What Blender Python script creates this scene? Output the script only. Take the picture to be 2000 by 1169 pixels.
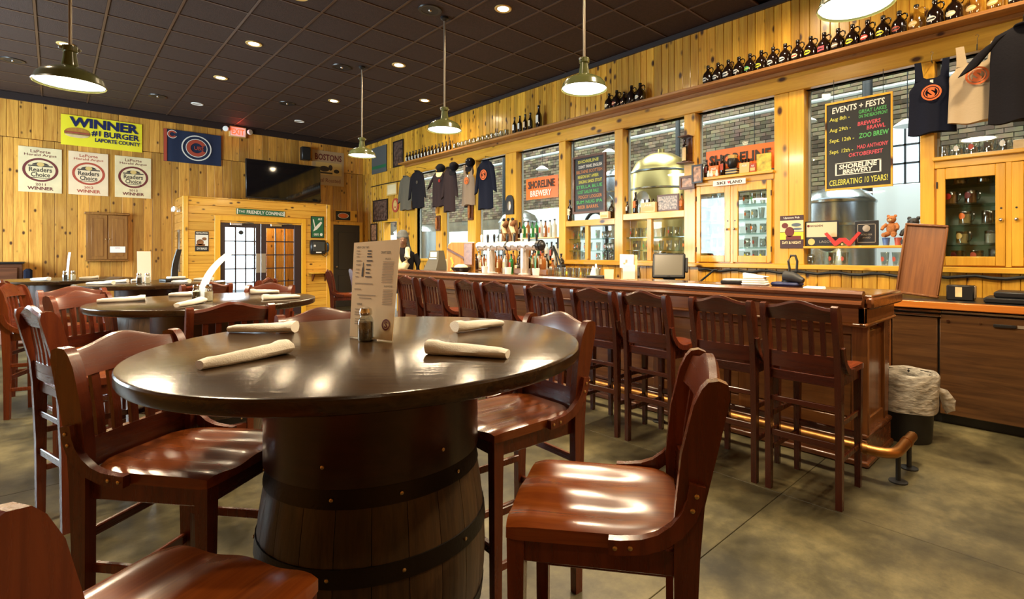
import bpy, bmesh, math, random
from math import sin, cos, pi, radians, atan2, hypot, sqrt
from mathutils import Vector, Matrix, noise
random.seed(7)
R = random.Random(11)
SC = bpy.context.scene
COL = SC.collection
for o in list(bpy.data.objects):
    bpy.data.objects.remove(o)

# ------------------------------------------------------------------ camera, world, big lights, exposure
cam_d = bpy.data.cameras.new('camera')
cam_d.sensor_fit = 'HORIZONTAL'; cam_d.sensor_width = 36.0; cam_d.lens = 18.054
cam_d.shift_x = -0.036; cam_d.shift_y = -0.04575
cam_d.clip_start = 0.02; cam_d.clip_end = 200
cam = bpy.data.objects.new('camera', cam_d); COL.objects.link(cam)
cam.location = (0, 0, 1.38); cam.rotation_euler = (pi / 2, 0, radians(-43.894))
SC.camera = cam

world = bpy.data.worlds.new('sky'); SC.world = world; world.use_nodes = True
bgn = world.node_tree.nodes['Background']
bgn.inputs[0].default_value = (0.80, 0.90, 1.0, 1); bgn.inputs[1].default_value = 3.0

SC.view_settings.view_transform = 'Standard'; SC.view_settings.look = 'None'
SC.view_settings.gamma = 1.0; SC.view_settings.use_curve_mapping = False
SC.view_settings.exposure = 0.12

def light(name, kind, loc, energy, color, rot=(0, 0, 0), **kw):
    d = bpy.data.lights.new(name, kind); d.energy = energy; d.color = color
    for k, v in kw.items(): setattr(d, k, v)
    o = bpy.data.objects.new(name, d); COL.objects.link(o); o.location = loc; o.rotation_euler = rot
    return o
WARM = (1.0, 0.77, 0.48); COOL = (0.80, 0.90, 1.0); NEUT = (1.0, 0.90, 0.76)
# daylight coming in through the street windows of the left wall and behind the camera
for y, e in ((8.35, 380), (11.3, 300)):
    light('window_daylight', 'AREA', (-3.35, y, 2.0), e, COOL, (0, radians(-90), 0), shape='RECTANGLE', size=2.2, size_y=2.2)
light('entry_daylight', 'AREA', (2.85, 13.75, 1.1), 60, COOL, (radians(-90), 0, 0), shape='RECTANGLE', size=0.9, size_y=2.0)
# brewery hall beyond the glass: its own work lights
for y in (2.0, 6.0, 10.0, 14.0, 18.0):
    light('brewery_light', 'AREA', (8.4, y, 5.3), 230, (0.96, 1.0, 0.92), (0, 0, 0), shape='RECTANGLE', size=1.6, size_y=2.6)

# ------------------------------------------------------------------ materials
def _nt(name):
    m = bpy.data.materials.new(name); m.use_nodes = True
    nt = m.node_tree; b = nt.nodes['Principled BSDF']
    return m, nt, b
def _n(nt, t, **kw):
    n = nt.nodes.new(t)
    for k, v in kw.items(): setattr(n, k, v)
    return n
def C4(c): return (c[0], c[1], c[2], 1)
_mc = {}
def mat(name, col, rough=0.5, metal=0.0, emit=None, estr=0.0, bump=0.0, bscale=60, coat=0.0, spec=0.5, var=0.0, alpha=None, trans=0.0):
    if name in _mc: return _mc[name]
    m, nt, b = _nt(name)
    b.inputs['Base Color'].default_value = C4(col); b.inputs['Roughness'].default_value = rough
    b.inputs['Metallic'].default_value = metal; b.inputs['Coat Weight'].default_value = coat
    b.inputs['Specular IOR Level'].default_value = spec
    if trans: b.inputs['Transmission Weight'].default_value = trans
    if emit: b.inputs['Emission Color'].default_value = C4(emit); b.inputs['Emission Strength'].default_value = estr
    tc = _n(nt, 'ShaderNodeTexCoord')
    if var:
        nz = _n(nt, 'ShaderNodeTexNoise'); nz.inputs['Scale'].default_value = bscale * 0.25; nz.inputs['Detail'].default_value = 4
        nt.links.new(tc.outputs['Object'], nz.inputs['Vector'])
        rp = _n(nt, 'ShaderNodeValToRGB')
        rp.color_ramp.elements[0].position = 0.3; rp.color_ramp.elements[1].position = 0.7
        rp.color_ramp.elements[0].color = C4([c * (1 - var) for c in col]); rp.color_ramp.elements[1].color = C4([min(1, c * (1 + var)) for c in col])
        nt.links.new(nz.outputs['Fac'], rp.inputs['Fac']); nt.links.new(rp.outputs['Color'], b.inputs['Base Color'])
    if bump:
        nz = _n(nt, 'ShaderNodeTexNoise'); nz.inputs['Scale'].default_value = bscale; nz.inputs['Detail'].default_value = 5
        nt.links.new(tc.outputs['Object'], nz.inputs['Vector'])
        bp = _n(nt, 'ShaderNodeBump'); bp.inputs['Strength'].default_value = bump; bp.inputs['Distance'].default_value = 0.01
        nt.links.new(nz.outputs['Fac'], bp.inputs['Height']); nt.links.new(bp.outputs['Normal'], b.inputs['Normal'])
    _mc[name] = m
    return m
def wood(name, light_c, dark_c, axis='z', rough=0.35, coat=0.0, knots=0.0, scale=1.0, vary=0.25, bump=0.08, contrast=(0.3, 0.72), spec=0.5, rvar=0.12):
    m, nt, b = _nt(name); L = nt.links.new
    tc = _n(nt, 'ShaderNodeTexCoord'); oi = _n(nt, 'ShaderNodeObjectInfo')
    cb = _n(nt, 'ShaderNodeCombineXYZ')
    ml = _n(nt, 'ShaderNodeMath', operation='MULTIPLY'); ml.inputs[1].default_value = 43.0
    L(oi.outputs['Random'], ml.inputs[0])
    for i in range(3): L(ml.outputs[0], cb.inputs[i])
    ad = _n(nt, 'ShaderNodeVectorMath', operation='ADD'); L(tc.outputs['Object'], ad.inputs[0]); L(cb.outputs[0], ad.inputs[1])
    mp = _n(nt, 'ShaderNodeMapping')
    s = [26 * scale] * 3; s['xyz'.index(axis)] = 1.5 * scale
    mp.inputs['Scale'].default_value = s; L(ad.outputs[0], mp.inputs['Vector'])
    nz = _n(nt, 'ShaderNodeTexNoise'); nz.inputs['Scale'].default_value = 1.0; nz.inputs['Detail'].default_value = 6; nz.inputs['Roughness'].default_value = 0.65; nz.inputs['Distortion'].default_value = 0.6
    L(mp.outputs[0], nz.inputs['Vector'])
    rp = _n(nt, 'ShaderNodeValToRGB'); rp.color_ramp.elements[0].position = contrast[0]; rp.color_ramp.elements[1].position = contrast[1]
    rp.color_ramp.elements[0].color = C4(dark_c); rp.color_ramp.elements[1].color = C4(light_c)
    L(nz.outputs['Fac'], rp.inputs['Fac']); col = rp.outputs['Color']
    # board to board variation
    vr = _n(nt, 'ShaderNodeMapRange'); vr.inputs['To Min'].default_value = 1 - vary; vr.inputs['To Max'].default_value = 1 + vary * 0.6
    L(oi.outputs['Random'], vr.inputs['Value'])
    hs = _n(nt, 'ShaderNodeHueSaturation'); L(vr.outputs[0], hs.inputs['Value']); L(col, hs.inputs['Color']); col = hs.outputs['Color']
    if knots:
        mk = _n(nt, 'ShaderNodeMapping'); ks = [7.5 * scale] * 3; ks['xyz'.index(axis)] = 4.2 * scale
        mk.inputs['Scale'].default_value = ks; L(ad.outputs[0], mk.inputs['Vector'])
        vo = _n(nt, 'ShaderNodeTexVoronoi'); vo.inputs['Scale'].default_value = 1.0; L(mk.outputs[0], vo.inputs['Vector'])
        kr = _n(nt, 'ShaderNodeValToRGB'); kr.color_ramp.elements[0].position = 0.11 * knots; kr.color_ramp.elements[1].position = 0.23 * knots
        kr.color_ramp.elements[0].color = (1, 1, 1, 1); kr.color_ramp.elements[1].color = (0, 0, 0, 1)
        L(vo.outputs['Distance'], kr.inputs['Fac'])
        mx = _n(nt, 'ShaderNodeMix', data_type='RGBA'); L(kr.outputs['Color'], mx.inputs[0]); L(col, mx.inputs[6])
        mx.inputs[7].default_value = (0.075, 0.026, 0.008, 1); col = mx.outputs[2]
    L(col, b.inputs['Base Color'])
    rr = _n(nt, 'ShaderNodeMapRange'); rr.inputs['To Min'].default_value = rough + rvar * 0.5; rr.inputs['To Max'].default_value = max(0.03, rough - rvar * 0.5)
    L(nz.outputs['Fac'], rr.inputs['Value']); L(rr.outputs[0], b.inputs['Roughness'])
    b.inputs['Coat Weight'].default_value = coat; b.inputs['Coat Roughness'].default_value = 0.12; b.inputs['Specular IOR Level'].default_value = spec
    if bump:
        bp = _n(nt, 'ShaderNodeBump'); bp.inputs['Strength'].default_value = bump; bp.inputs['Distance'].default_value = 0.004
        L(nz.outputs['Fac'], bp.inputs['Height']); L(bp.outputs['Normal'], b.inputs['Normal'])
    return m
def pane_mat(name, tint=(0.93, 0.97, 0.96), gloss=0.10, grough=0.02):
    m = bpy.data.materials.new(name); m.use_nodes = True; nt = m.node_tree; L = nt.links.new
    nt.nodes.remove(nt.nodes['Principled BSDF']); out = nt.nodes['Material Output']
    t = _n(nt, 'ShaderNodeBsdfTransparent'); t.inputs[0].default_value = C4(tint)
    g = _n(nt, 'ShaderNodeBsdfGlossy'); g.inputs['Roughness'].default_value = grough
    lw = _n(nt, 'ShaderNodeLayerWeight'); lw.inputs['Blend'].default_value = 0.5; fr = _n(nt, 'ShaderNodeMath', operation='POWER'); fr.inputs[1].default_value = 4.0; L(lw.outputs['Facing'], fr.inputs[0])
    mx = _n(nt, 'ShaderNodeMixShader'); a = _n(nt, 'ShaderNodeMath', operation='MULTIPLY_ADD'); a.inputs[1].default_value = 0.6; a.inputs[2].default_value = 0.005 + gloss * 0.2
    L(fr.outputs[0], a.inputs[0]); L(a.outputs[0], mx.inputs[0]); L(t.outputs[0], mx.inputs[1]); L(g.outputs[0], mx.inputs[2]); L(mx.outputs[0], out.inputs[0])
    return m

M = {}
M['pine_v'] = wood('pine_vertical_boards', (0.87, 0.50, 0.055), (0.55, 0.225, 0.016), 'z', 0.34, 0.25, 1.0, 1.0, 0.34)
M['pine_back'] = wood('pine_back_boards', (0.80, 0.43, 0.080), (0.45, 0.18, 0.026), 'z', 0.38, 0.2, 0.78, 1.0, 0.36)
M['pine_h'] = wood('pine_horizontal_boards', (0.86, 0.48, 0.065), (0.62, 0.27, 0.025), 'x', 0.36, 0.2, 0.8, 1.0, 0.2)
M['pine_hy'] = wood('pine_side_boards', (0.78, 0.41, 0.10), (0.52, 0.22, 0.04), 'y', 0.36, 0.2, 1.1, 1.0, 0.2)
M['trim_y'] = wood('pine_trim_along_wall', (0.88, 0.51, 0.062), (0.68, 0.32, 0.026), 'y', 0.30, 0.3, 0.85, 0.7, 0.1)
M['trim_z'] = wood('pine_trim_upright', (0.88, 0.51, 0.062), (0.70, 0.33, 0.028), 'z', 0.30, 0.3, 0.85, 0.7, 0.12)
M['trim_x'] = wood('yellow_door_casing', (0.86, 0.46, 0.03), (0.76, 0.36, 0.018), 'z', 0.35, 0.2, 0.0, 0.7, 0.1)
M['shelf'] = wood('shelf_wood', (0.50, 0.24, 0.06), (0.24, 0.09, 0.02), 'y', 0.4, 0.1, 0.6, 0.8, 0.1)
M['mahog'] = wood('mahogany_stain', (0.175, 0.036, 0.010), (0.082, 0.014, 0.0055), 'z', 0.27, 0.22, 0, 1.3, 0.18, 0.0)
M['mahog_seat'] = wood('mahogany_seat', (0.31, 0.076, 0.012), (0.165, 0.033, 0.006), 'y', 0.24, 0.3, 0, 1.3, 0.2, 0.0, rvar=0.04)
M['mahog_x'] = wood('mahogany_rail', (0.165, 0.033, 0.010), (0.078, 0.0135, 0.0055), 'x', 0.27, 0.22, 0, 1.3, 0.2, 0.0)
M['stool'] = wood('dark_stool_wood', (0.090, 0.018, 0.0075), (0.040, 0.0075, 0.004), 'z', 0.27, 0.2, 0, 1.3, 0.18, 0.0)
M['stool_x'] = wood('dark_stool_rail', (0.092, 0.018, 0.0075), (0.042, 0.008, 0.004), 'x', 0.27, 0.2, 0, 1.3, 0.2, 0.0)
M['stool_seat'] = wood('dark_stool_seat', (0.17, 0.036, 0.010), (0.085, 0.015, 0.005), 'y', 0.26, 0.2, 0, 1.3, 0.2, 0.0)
M['bar_y'] = wood('bar_wood_long', (0.19, 0.062, 0.018), (0.075, 0.021, 0.007), 'y', 0.28, 0.4, 0, 1.0, 0.12, 0.05)
M['bar_apron'] = wood('bar_apron_wood', (0.33, 0.125, 0.030), (0.17, 0.052, 0.012), 'y', 0.30, 0.4, 0, 1.0, 0.12, 0.05)
M['bar_z'] = wood('bar_wood_upright', (0.24, 0.090, 0.022), (0.11, 0.034, 0.009), 'z', 0.32, 0.3, 0, 1.0, 0.2, 0.05)
M['bar_panel'] = wood('bar_panel_wood', (0.30, 0.125, 0.032), (0.15, 0.052, 0.013), 'y', 0.34, 0.3, 0, 1.0, 0.2, 0.05)
M['bar_top'] = wood('bar_top_varnish', (0.22, 0.080, 0.024), (0.10, 0.032, 0.011), 'y', 0.10, 0.9, 0, 1.0, 0.1, 0.02, rvar=0.04)
M['table'] = wood('table_top_walnut', (0.062, 0.032, 0.012), (0.016, 0.0075, 0.0034), 'x', 0.19, 0.0, 0, 1.7, 0.1, 0.14, spec=0.5, rvar=0.10)
M['drum'] = wood('table_drum_wood', (0.042, 0.014, 0.007), (0.020, 0.006, 0.0035), 'x', 0.32, 0.15, 0, 1.0, 0.1, 0.05)
M['stave'] = wood('barrel_oak', (0.085, 0.042, 0.014), (0.026, 0.012, 0.005), 'z', 0.45, 0.1, 0, 1.6, 0.38, 0.3)
M['hoop'] = mat('hoop_iron', (0.022, 0.016, 0.012), 0.42, 0.7, bump=0.1, bscale=90)
M['screw'] = mat('screw_brass', (0.62, 0.42, 0.20), 0.3, 0.9)
M['concrete'] = None
M['tile'] = mat('ceiling_tile_brown', (0.040, 0.019, 0.013), 0.7, bump=0.55, bscale=140, var=0.3)
M['grid'] = mat('ceiling_grid_bronze', (0.095, 0.052, 0.032), 0.45, 0.2)
M['dark_trim'] = mat('dark_cornice', (0.022, 0.013, 0.012), 0.5)
M['black'] = mat('black_plastic', (0.012, 0.012, 0.013), 0.35)
M['blackboard'] = mat('blackboard_slate', (0.012, 0.013, 0.012), 0.45, var=0.2, bscale=12)
M['white'] = mat('white_matte', (0.82, 0.81, 0.78), 0.6)
M['paper'] = mat('paper_white', (0.85, 0.84, 0.80), 0.7)
M['menu'] = mat('menu_kraft_card', (0.80, 0.62, 0.36), 0.6, var=0.05, bscale=40)
M['napkin'] = mat('napkin_cloth', (0.88, 0.83, 0.72), 0.85, bump=0.25, bscale=220)
M['ink'] = mat('dark_ink', (0.05, 0.035, 0.025), 0.7)
M['greyink'] = mat('grey_ink', (0.38, 0.30, 0.19), 0.7)
M['red'] = mat('red_paint', (0.55, 0.03, 0.02), 0.4)
M['orange'] = mat('orange_sign', (0.88, 0.18, 0.02), 0.45)
M['yellow'] = mat('yellow_vinyl', (0.90, 0.78, 0.03), 0.45)
M['navy'] = mat('navy_print', (0.010, 0.018, 0.085), 0.5)
M['flag'] = mat('flag_navy_cloth', (0.012, 0.022, 0.060), 0.8, bump=0.2, bscale=40)
M['cream'] = mat('poster_cream', (0.80, 0.66, 0.38), 0.6, var=0.12, bscale=14)
M['cream2'] = mat('poster_peach', (0.86, 0.66, 0.42), 0.6, var=0.08, bscale=14)
M['maroon'] = mat('maroon_print', (0.16, 0.025, 0.022), 0.6)
M['brick_red'] = mat('red_print', (0.45, 0.07, 0.035), 0.6)
M['green'] = mat('green_sign', (0.015, 0.13, 0.055), 0.45)
M['chalk_w'] = mat('chalk_white', (0.80, 0.78, 0.70), 0.8)
M['chalk_y'] = mat('chalk_yellow', (0.62, 0.60, 0.10), 0.8)
M['chalk_g'] = mat('chalk_green', (0.10, 0.45, 0.13), 0.8)
M['chalk_r'] = mat('chalk_red', (0.62, 0.09, 0.12), 0.8)
M['chalk_o'] = mat('chalk_orange', (0.55, 0.22, 0.08), 0.8)
M['steel'] = mat('brushed_steel', (0.62, 0.66, 0.68), 0.26, 1.0, bump=0.03, bscale=30)
M['satin'] = mat('satin_steel', (0.74, 0.70, 0.64), 0.42, 0.75)
M['chrome'] = mat('chrome', (0.75, 0.74, 0.72), 0.12, 1.0)
M['brass_tank'] = mat('brass_kettle', (0.62, 0.46, 0.17), 0.30, 1.0)
M['copper'] = mat('copper_rail', (0.42, 0.19, 0.055), 0.38, 1.0, bump=0.05, bscale=20)
M['lampgreen'] = mat('enamel_green', (0.120, 0.130, 0.045), 0.22, coat=0.6)
M['lampwhite'] = mat('enamel_white', (0.92, 0.92, 0.88), 0.35)
M['bulb'] = mat('lamp_glow', (1, 0.95, 0.85), 0.5, emit=(1.0, 0.93, 0.80), estr=14)
M['spot'] = mat('downlight_glow', (1, 0.9, 0.7), 0.5, emit=(1.0, 0.86, 0.60), estr=28)
M['worklamp'] = mat('work_lamp_glow', (1, 1, 1), 0.5, emit=(0.95, 0.98, 1.0), estr=6)
M['exitglow'] = mat('exit_red_glow', (0.8, 0.05, 0.02), 0.5, emit=(1.0, 0.07, 0.02), estr=2.4)
M['screen'] = mat('tv_glass', (0.006, 0.006, 0.008), 0.05, spec=0.8)
M['pos'] = mat('register_screen', (0.16, 0.14, 0.10), 0.25, emit=(0.30, 0.26, 0.18), estr=0.08)
M['doorbrown'] = mat('door_brown_paint', (0.032, 0.016, 0.018), 0.4)
M['charcoal'] = mat('charcoal_door', (0.030, 0.026, 0.024), 0.45)
M['pushplate'] = mat('push_plate', (0.42, 0.36, 0.28), 0.35, 0.6)
M['pane'] = pane_mat('window_glass')
M['glass'] = pane_mat('drinking_glass', (0.84, 0.87, 0.84), 0.75, 0.06)
M['glass_warm'] = pane_mat('clear_jug_glass', (0.90, 0.84, 0.66), 0.8, 0.08)
M['shelfglass'] = pane_mat('shelf_glass', (0.62, 0.80, 0.74), 0.25, 0.05)
M['amber'] = mat('amber_dark_glass', (0.013, 0.006, 0.004), 0.08, coat=0.5, spec=0.7)
M['greenglass'] = mat('green_bottle_glass', (0.02, 0.20, 0.045), 0.10, coat=0.4)
M['brownliq'] = mat('brown_liquor', (0.30, 0.10, 0.02), 0.10, coat=0.4)
M['clearliq'] = mat('clear_liquor', (0.60, 0.64, 0.60), 0.12, coat=0.4)
M['gold'] = mat('gold_label', (0.70, 0.48, 0.16), 0.45)
M['bag'] = pane_mat('bin_bag_plastic', (0.62, 0.60, 0.55), 0.5, 0.35)
M['bag2_old'] = mat('bin_bag_white', (0.66, 0.63, 0.56), 0.35, trans=0.0, bump=0.5, bscale=26, spec=0.6)
def bag_mat():
    m, nt, b = _nt('bin_bag_white'); L = nt.links.new; out = nt.nodes['Material Output']
    b.inputs['Base Color'].default_value = (.62, .58, .50, 1); b.inputs['Roughness'].default_value = .35
    t = _n(nt, 'ShaderNodeBsdfTransparent'); mx = _n(nt, 'ShaderNodeMixShader'); nz = _n(nt, 'ShaderNodeTexNoise'); nz.inputs['Scale'].default_value = 14; nz.inputs['Detail'].default_value = 5
    tc = _n(nt, 'ShaderNodeTexCoord'); mp = _n(nt, 'ShaderNodeMapping'); mp.inputs['Scale'].default_value = (1, 1, 2.2); L(tc.outputs['Object'], mp.inputs[0]); L(mp.outputs[0], nz.inputs['Vector'])
    rp = _n(nt, 'ShaderNodeMapRange'); rp.inputs['From Min'].default_value = .3; rp.inputs['From Max'].default_value = .7; rp.inputs['To Min'].default_value = .35; rp.inputs['To Max'].default_value = .9; L(nz.outputs['Fac'], rp.inputs['Value'])
    bp = _n(nt, 'ShaderNodeBump'); bp.inputs['Strength'].default_value = .7; bp.inputs['Distance'].default_value = .02; L(nz.outputs['Fac'], bp.inputs['Height']); L(bp.outputs['Normal'], b.inputs['Normal'])
    L(rp.outputs[0], mx.inputs[0]); L(t.outputs[0], mx.inputs[1]); L(b.outputs[0], mx.inputs[2]); L(mx.outputs[0], out.inputs[0]); return m
M['bag2'] = bag_mat()
M['bin'] = mat('bin_black', (0.014, 0.013, 0.012), 0.5)
M['shirt_black'] = mat('black_cotton', (0.014, 0.013, 0.016), 0.9, bump=0.15, bscale=60, spec=0.1)
M['shirt_navy'] = mat('navy_cotton', (0.012, 0.014, 0.026), 0.9, bump=0.15, bscale=60, spec=0.1)
M['shirt_brown'] = mat('dark_brown_cotton', (0.040, 0.026, 0.026), 0.9, bump=0.15, bscale=60, spec=0.1)
M['shirt_beige'] = mat('beige_cotton', (0.52, 0.40, 0.25), 0.9, bump=0.15, bscale=60, spec=0.1)
M['shirt_grey'] = mat('grey_olive_cotton', (0.13, 0.115, 0.085), 0.9, bump=0.15, bscale=60, spec=0.1)
M['shirt_taupe'] = mat('taupe_cotton', (0.26, 0.19, 0.13), 0.9, bump=0.15, bscale=60, spec=0.1)
M['print_o'] = mat('orange_shirt_print', (0.72, 0.15, 0.03), 0.7)
M['teal'] = mat('teal_cloth', (0.01, 0.16, 0.13), 0.8)
M['greyfelt'] = mat('grey_felt', (0.085, 0.088, 0.082), 0.9, bump=0.3, bscale=90)
M['scarf'] = mat('cream_scarf', (0.72, 0.60, 0.36), 0.9, bump=0.4, bscale=80)
M['skin'] = mat('mannequin_tan', (0.16, 0.075, 0.035), 0.5)
M['cooler'] = wood('cooler_laminate', (0.125, 0.056, 0.019), (0.043, 0.018, 0.007), 'y', 0.32, 0.2, 0, 1.0, 0.05, 0.03)
M['counter_edge'] = wood('counter_edge_orange', (0.68, 0.24, 0.035), (0.46, 0.13, 0.018), 'y', 0.3, 0.4, 0, 0.8, 0.05)
M['tray'] = wood('oak_tray', (0.30, 0.115, 0.030), (0.15, 0.048, 0.013), 'z', 0.4, 0.1, 0, 1.2, 0.05)
M['cutboard'] = wood('oak_board', (0.62, 0.30, 0.06), (0.36, 0.14, 0.024), 'z', 0.5, 0.0, 0.6, 0.9, 0.05, spec=0.25)
M['cabinet_oak'] = wood('dart_cabinet_oak', (0.34, 0.155, 0.034), (0.18, 0.070, 0.015), 'z', 0.4, 0.1, 0, 1.0, 0.12)
M['piano'] = wood('piano_wood', (0.16, 0.060, 0.028), (0.07, 0.024, 0.011), 'x', 0.3, 0.3, 0, 0.8, 0.05)
M['bear'] = mat('tan_plush', (0.42, 0.16, 0.05), 0.95, bump=0.6, bscale=90, var=0.3)
M['hide'] = mat('brown_hide', (0.26, 0.11, 0.04), 0.9, bump=0.5, bscale=40, var=0.5)
M['horn'] = mat('cream_horn', (0.78, 0.58, 0.30), 0.5, var=0.25, bscale=30)
M['riser'] = mat('stage_carpet', (0.36, 0.22, 0.18), 0.9, bump=0.2, bscale=90)
M['brown_frame'] = wood('walnut_frame', (0.17, 0.06, 0.02), (0.08, 0.025, 0.01), 'x', 0.4, 0.1, 0, 1, 0.1)
M['photo'] = mat('dark_photo_print', (0.10, 0.06, 0.045), 0.3, var=0.9, bscale=60)
M['photo2'] = mat('warm_photo_print', (0.42, 0.22, 0.12), 0.3, var=0.8, bscale=90)
M['whitewall'] = mat('white_painted_block', (0.80, 0.84, 0.85), 0.5, bump=0.1, bscale=20)
M['brewfloor'] = mat('brewery_floor_grey', (0.22, 0.22, 0.21), 0.5)
M['pipe_white'] = mat('pale_conduit', (0.38, 0.41, 0.40), 0.5)
M['iron'] = mat('black_iron', (0.013, 0.014, 0.016), 0.5)
M['ground'] = mat('pavement_pale', (0.55, 0.55, 0.53), 0.8)
M['lemon'] = mat('lemon_skin', (0.80, 0.60, 0.05), 0.5, bump=0.3, bscale=200)
M['pepper'] = mat('ground_pepper', (0.055, 0.042, 0.022), 0.9, bump=0.8, bscale=300, var=0.7)
M['salt'] = mat('salt_grains', (0.70, 0.62, 0.46), 0.8)
M['brown_skin'] = M['hide']

def brick_mat():
    m, nt, b = _nt('old_brick'); L = nt.links.new
    oi = _n(nt, 'ShaderNodeObjectInfo'); tc = _n(nt, 'ShaderNodeTexCoord'); ge = _n(nt, 'ShaderNodeNewGeometry')
    ad = _n(nt, 'ShaderNodeMath', operation='ADD'); L(oi.outputs['Random'], ad.inputs[0]); L(ge.outputs['Random Per Island'], ad.inputs[1])
    fr = _n(nt, 'ShaderNodeMath', operation='FRACT'); L(ad.outputs[0], fr.inputs[0])
    rp = _n(nt, 'ShaderNodeValToRGB'); e = rp.color_ramp.elements
    e[0].color = (0.07, 0.045, 0.026, 1); e[1].color = (0.33, 0.26, 0.15, 1)
    x = e.new(0.35); x.color = (0.20, 0.135, 0.085, 1); x = e.new(0.7); x.color = (0.26, 0.20, 0.125, 1)
    L(fr.outputs[0], rp.inputs['Fac'])
    nz = _n(nt, 'ShaderNodeTexNoise'); nz.inputs['Scale'].default_value = 7; nz.inputs['Detail'].default_value = 6; L(tc.outputs['Object'], nz.inputs['Vector'])
    mx = _n(nt, 'ShaderNodeMix', data_type='RGBA', blend_type='MULTIPLY'); mx.inputs[0].default_value = 0.6; L(rp.outputs[0], mx.inputs[6]); L(nz.outputs['Color'], mx.inputs[7])
    L(mx.outputs[2], b.inputs['Base Color']); b.inputs['Roughness'].default_value = 0.9
    return m
M['brick'] = brick_mat()
M['mortar'] = mat('mortar_grey', (0.15, 0.13, 0.09), 0.95, var=0.3, bscale=12)

def concrete():
    m, nt, b = _nt('stained_concrete'); L = nt.links.new
    tc = _n(nt, 'ShaderNodeTexCoord'); ge = _n(nt, 'ShaderNodeNewGeometry')
    def ns(scale, det, rough=0.6):
        n = _n(nt, 'ShaderNodeTexNoise'); n.inputs['Scale'].default_value = scale; n.inputs['Detail'].default_value = det; n.inputs['Roughness'].default_value = rough
        L(ge.outputs['Position'], n.inputs['Vector']); return n
    a = ns(1.3, 8, 0.68); c = ns(5.5, 9, 0.75); d = ns(60, 3)
    rp = _n(nt, 'ShaderNodeValToRGB'); e = rp.color_ramp.elements
    e[0].position = 0.38; e[0].color = (0.026, 0.023, 0.012, 1); e[1].position = 0.63; e[1].color = (0.175, 0.148, 0.070, 1)
    x = e.new(0.5); x.color = (0.078, 0.067, 0.033, 1)
    L(a.outputs['Fac'], rp.inputs['Fac'])
    mx = _n(nt, 'ShaderNodeMix', data_type='RGBA', blend_type='OVERLAY'); mx.inputs[0].default_value = 0.95; L(rp.outputs[0], mx.inputs[6]); L(c.outputs['Color'], mx.inputs[7])
    bw = _n(nt, 'ShaderNodeRGBToBW'); L(c.outputs['Color'], bw.inputs[0]); L(bw.outputs[0], mx.inputs[7])
    L(mx.outputs[2], b.inputs['Base Color'])
    mr = _n(nt, 'ShaderNodeMapRange'); mr.inputs['To Min'].default_value = 0.30; mr.inputs['To Max'].default_value = 0.52; L(c.outputs['Fac'], mr.inputs['Value']); L(mr.outputs[0], b.inputs['Roughness'])
    bp = _n(nt, 'ShaderNodeBump'); bp.inputs['Strength'].default_value = 0.12; bp.inputs['Distance'].default_value = 0.003; L(d.outputs['Fac'], bp.inputs['Height']); L(bp.outputs['Normal'], b.inputs['Normal'])
    return m
M['concrete'] = concrete()

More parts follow.
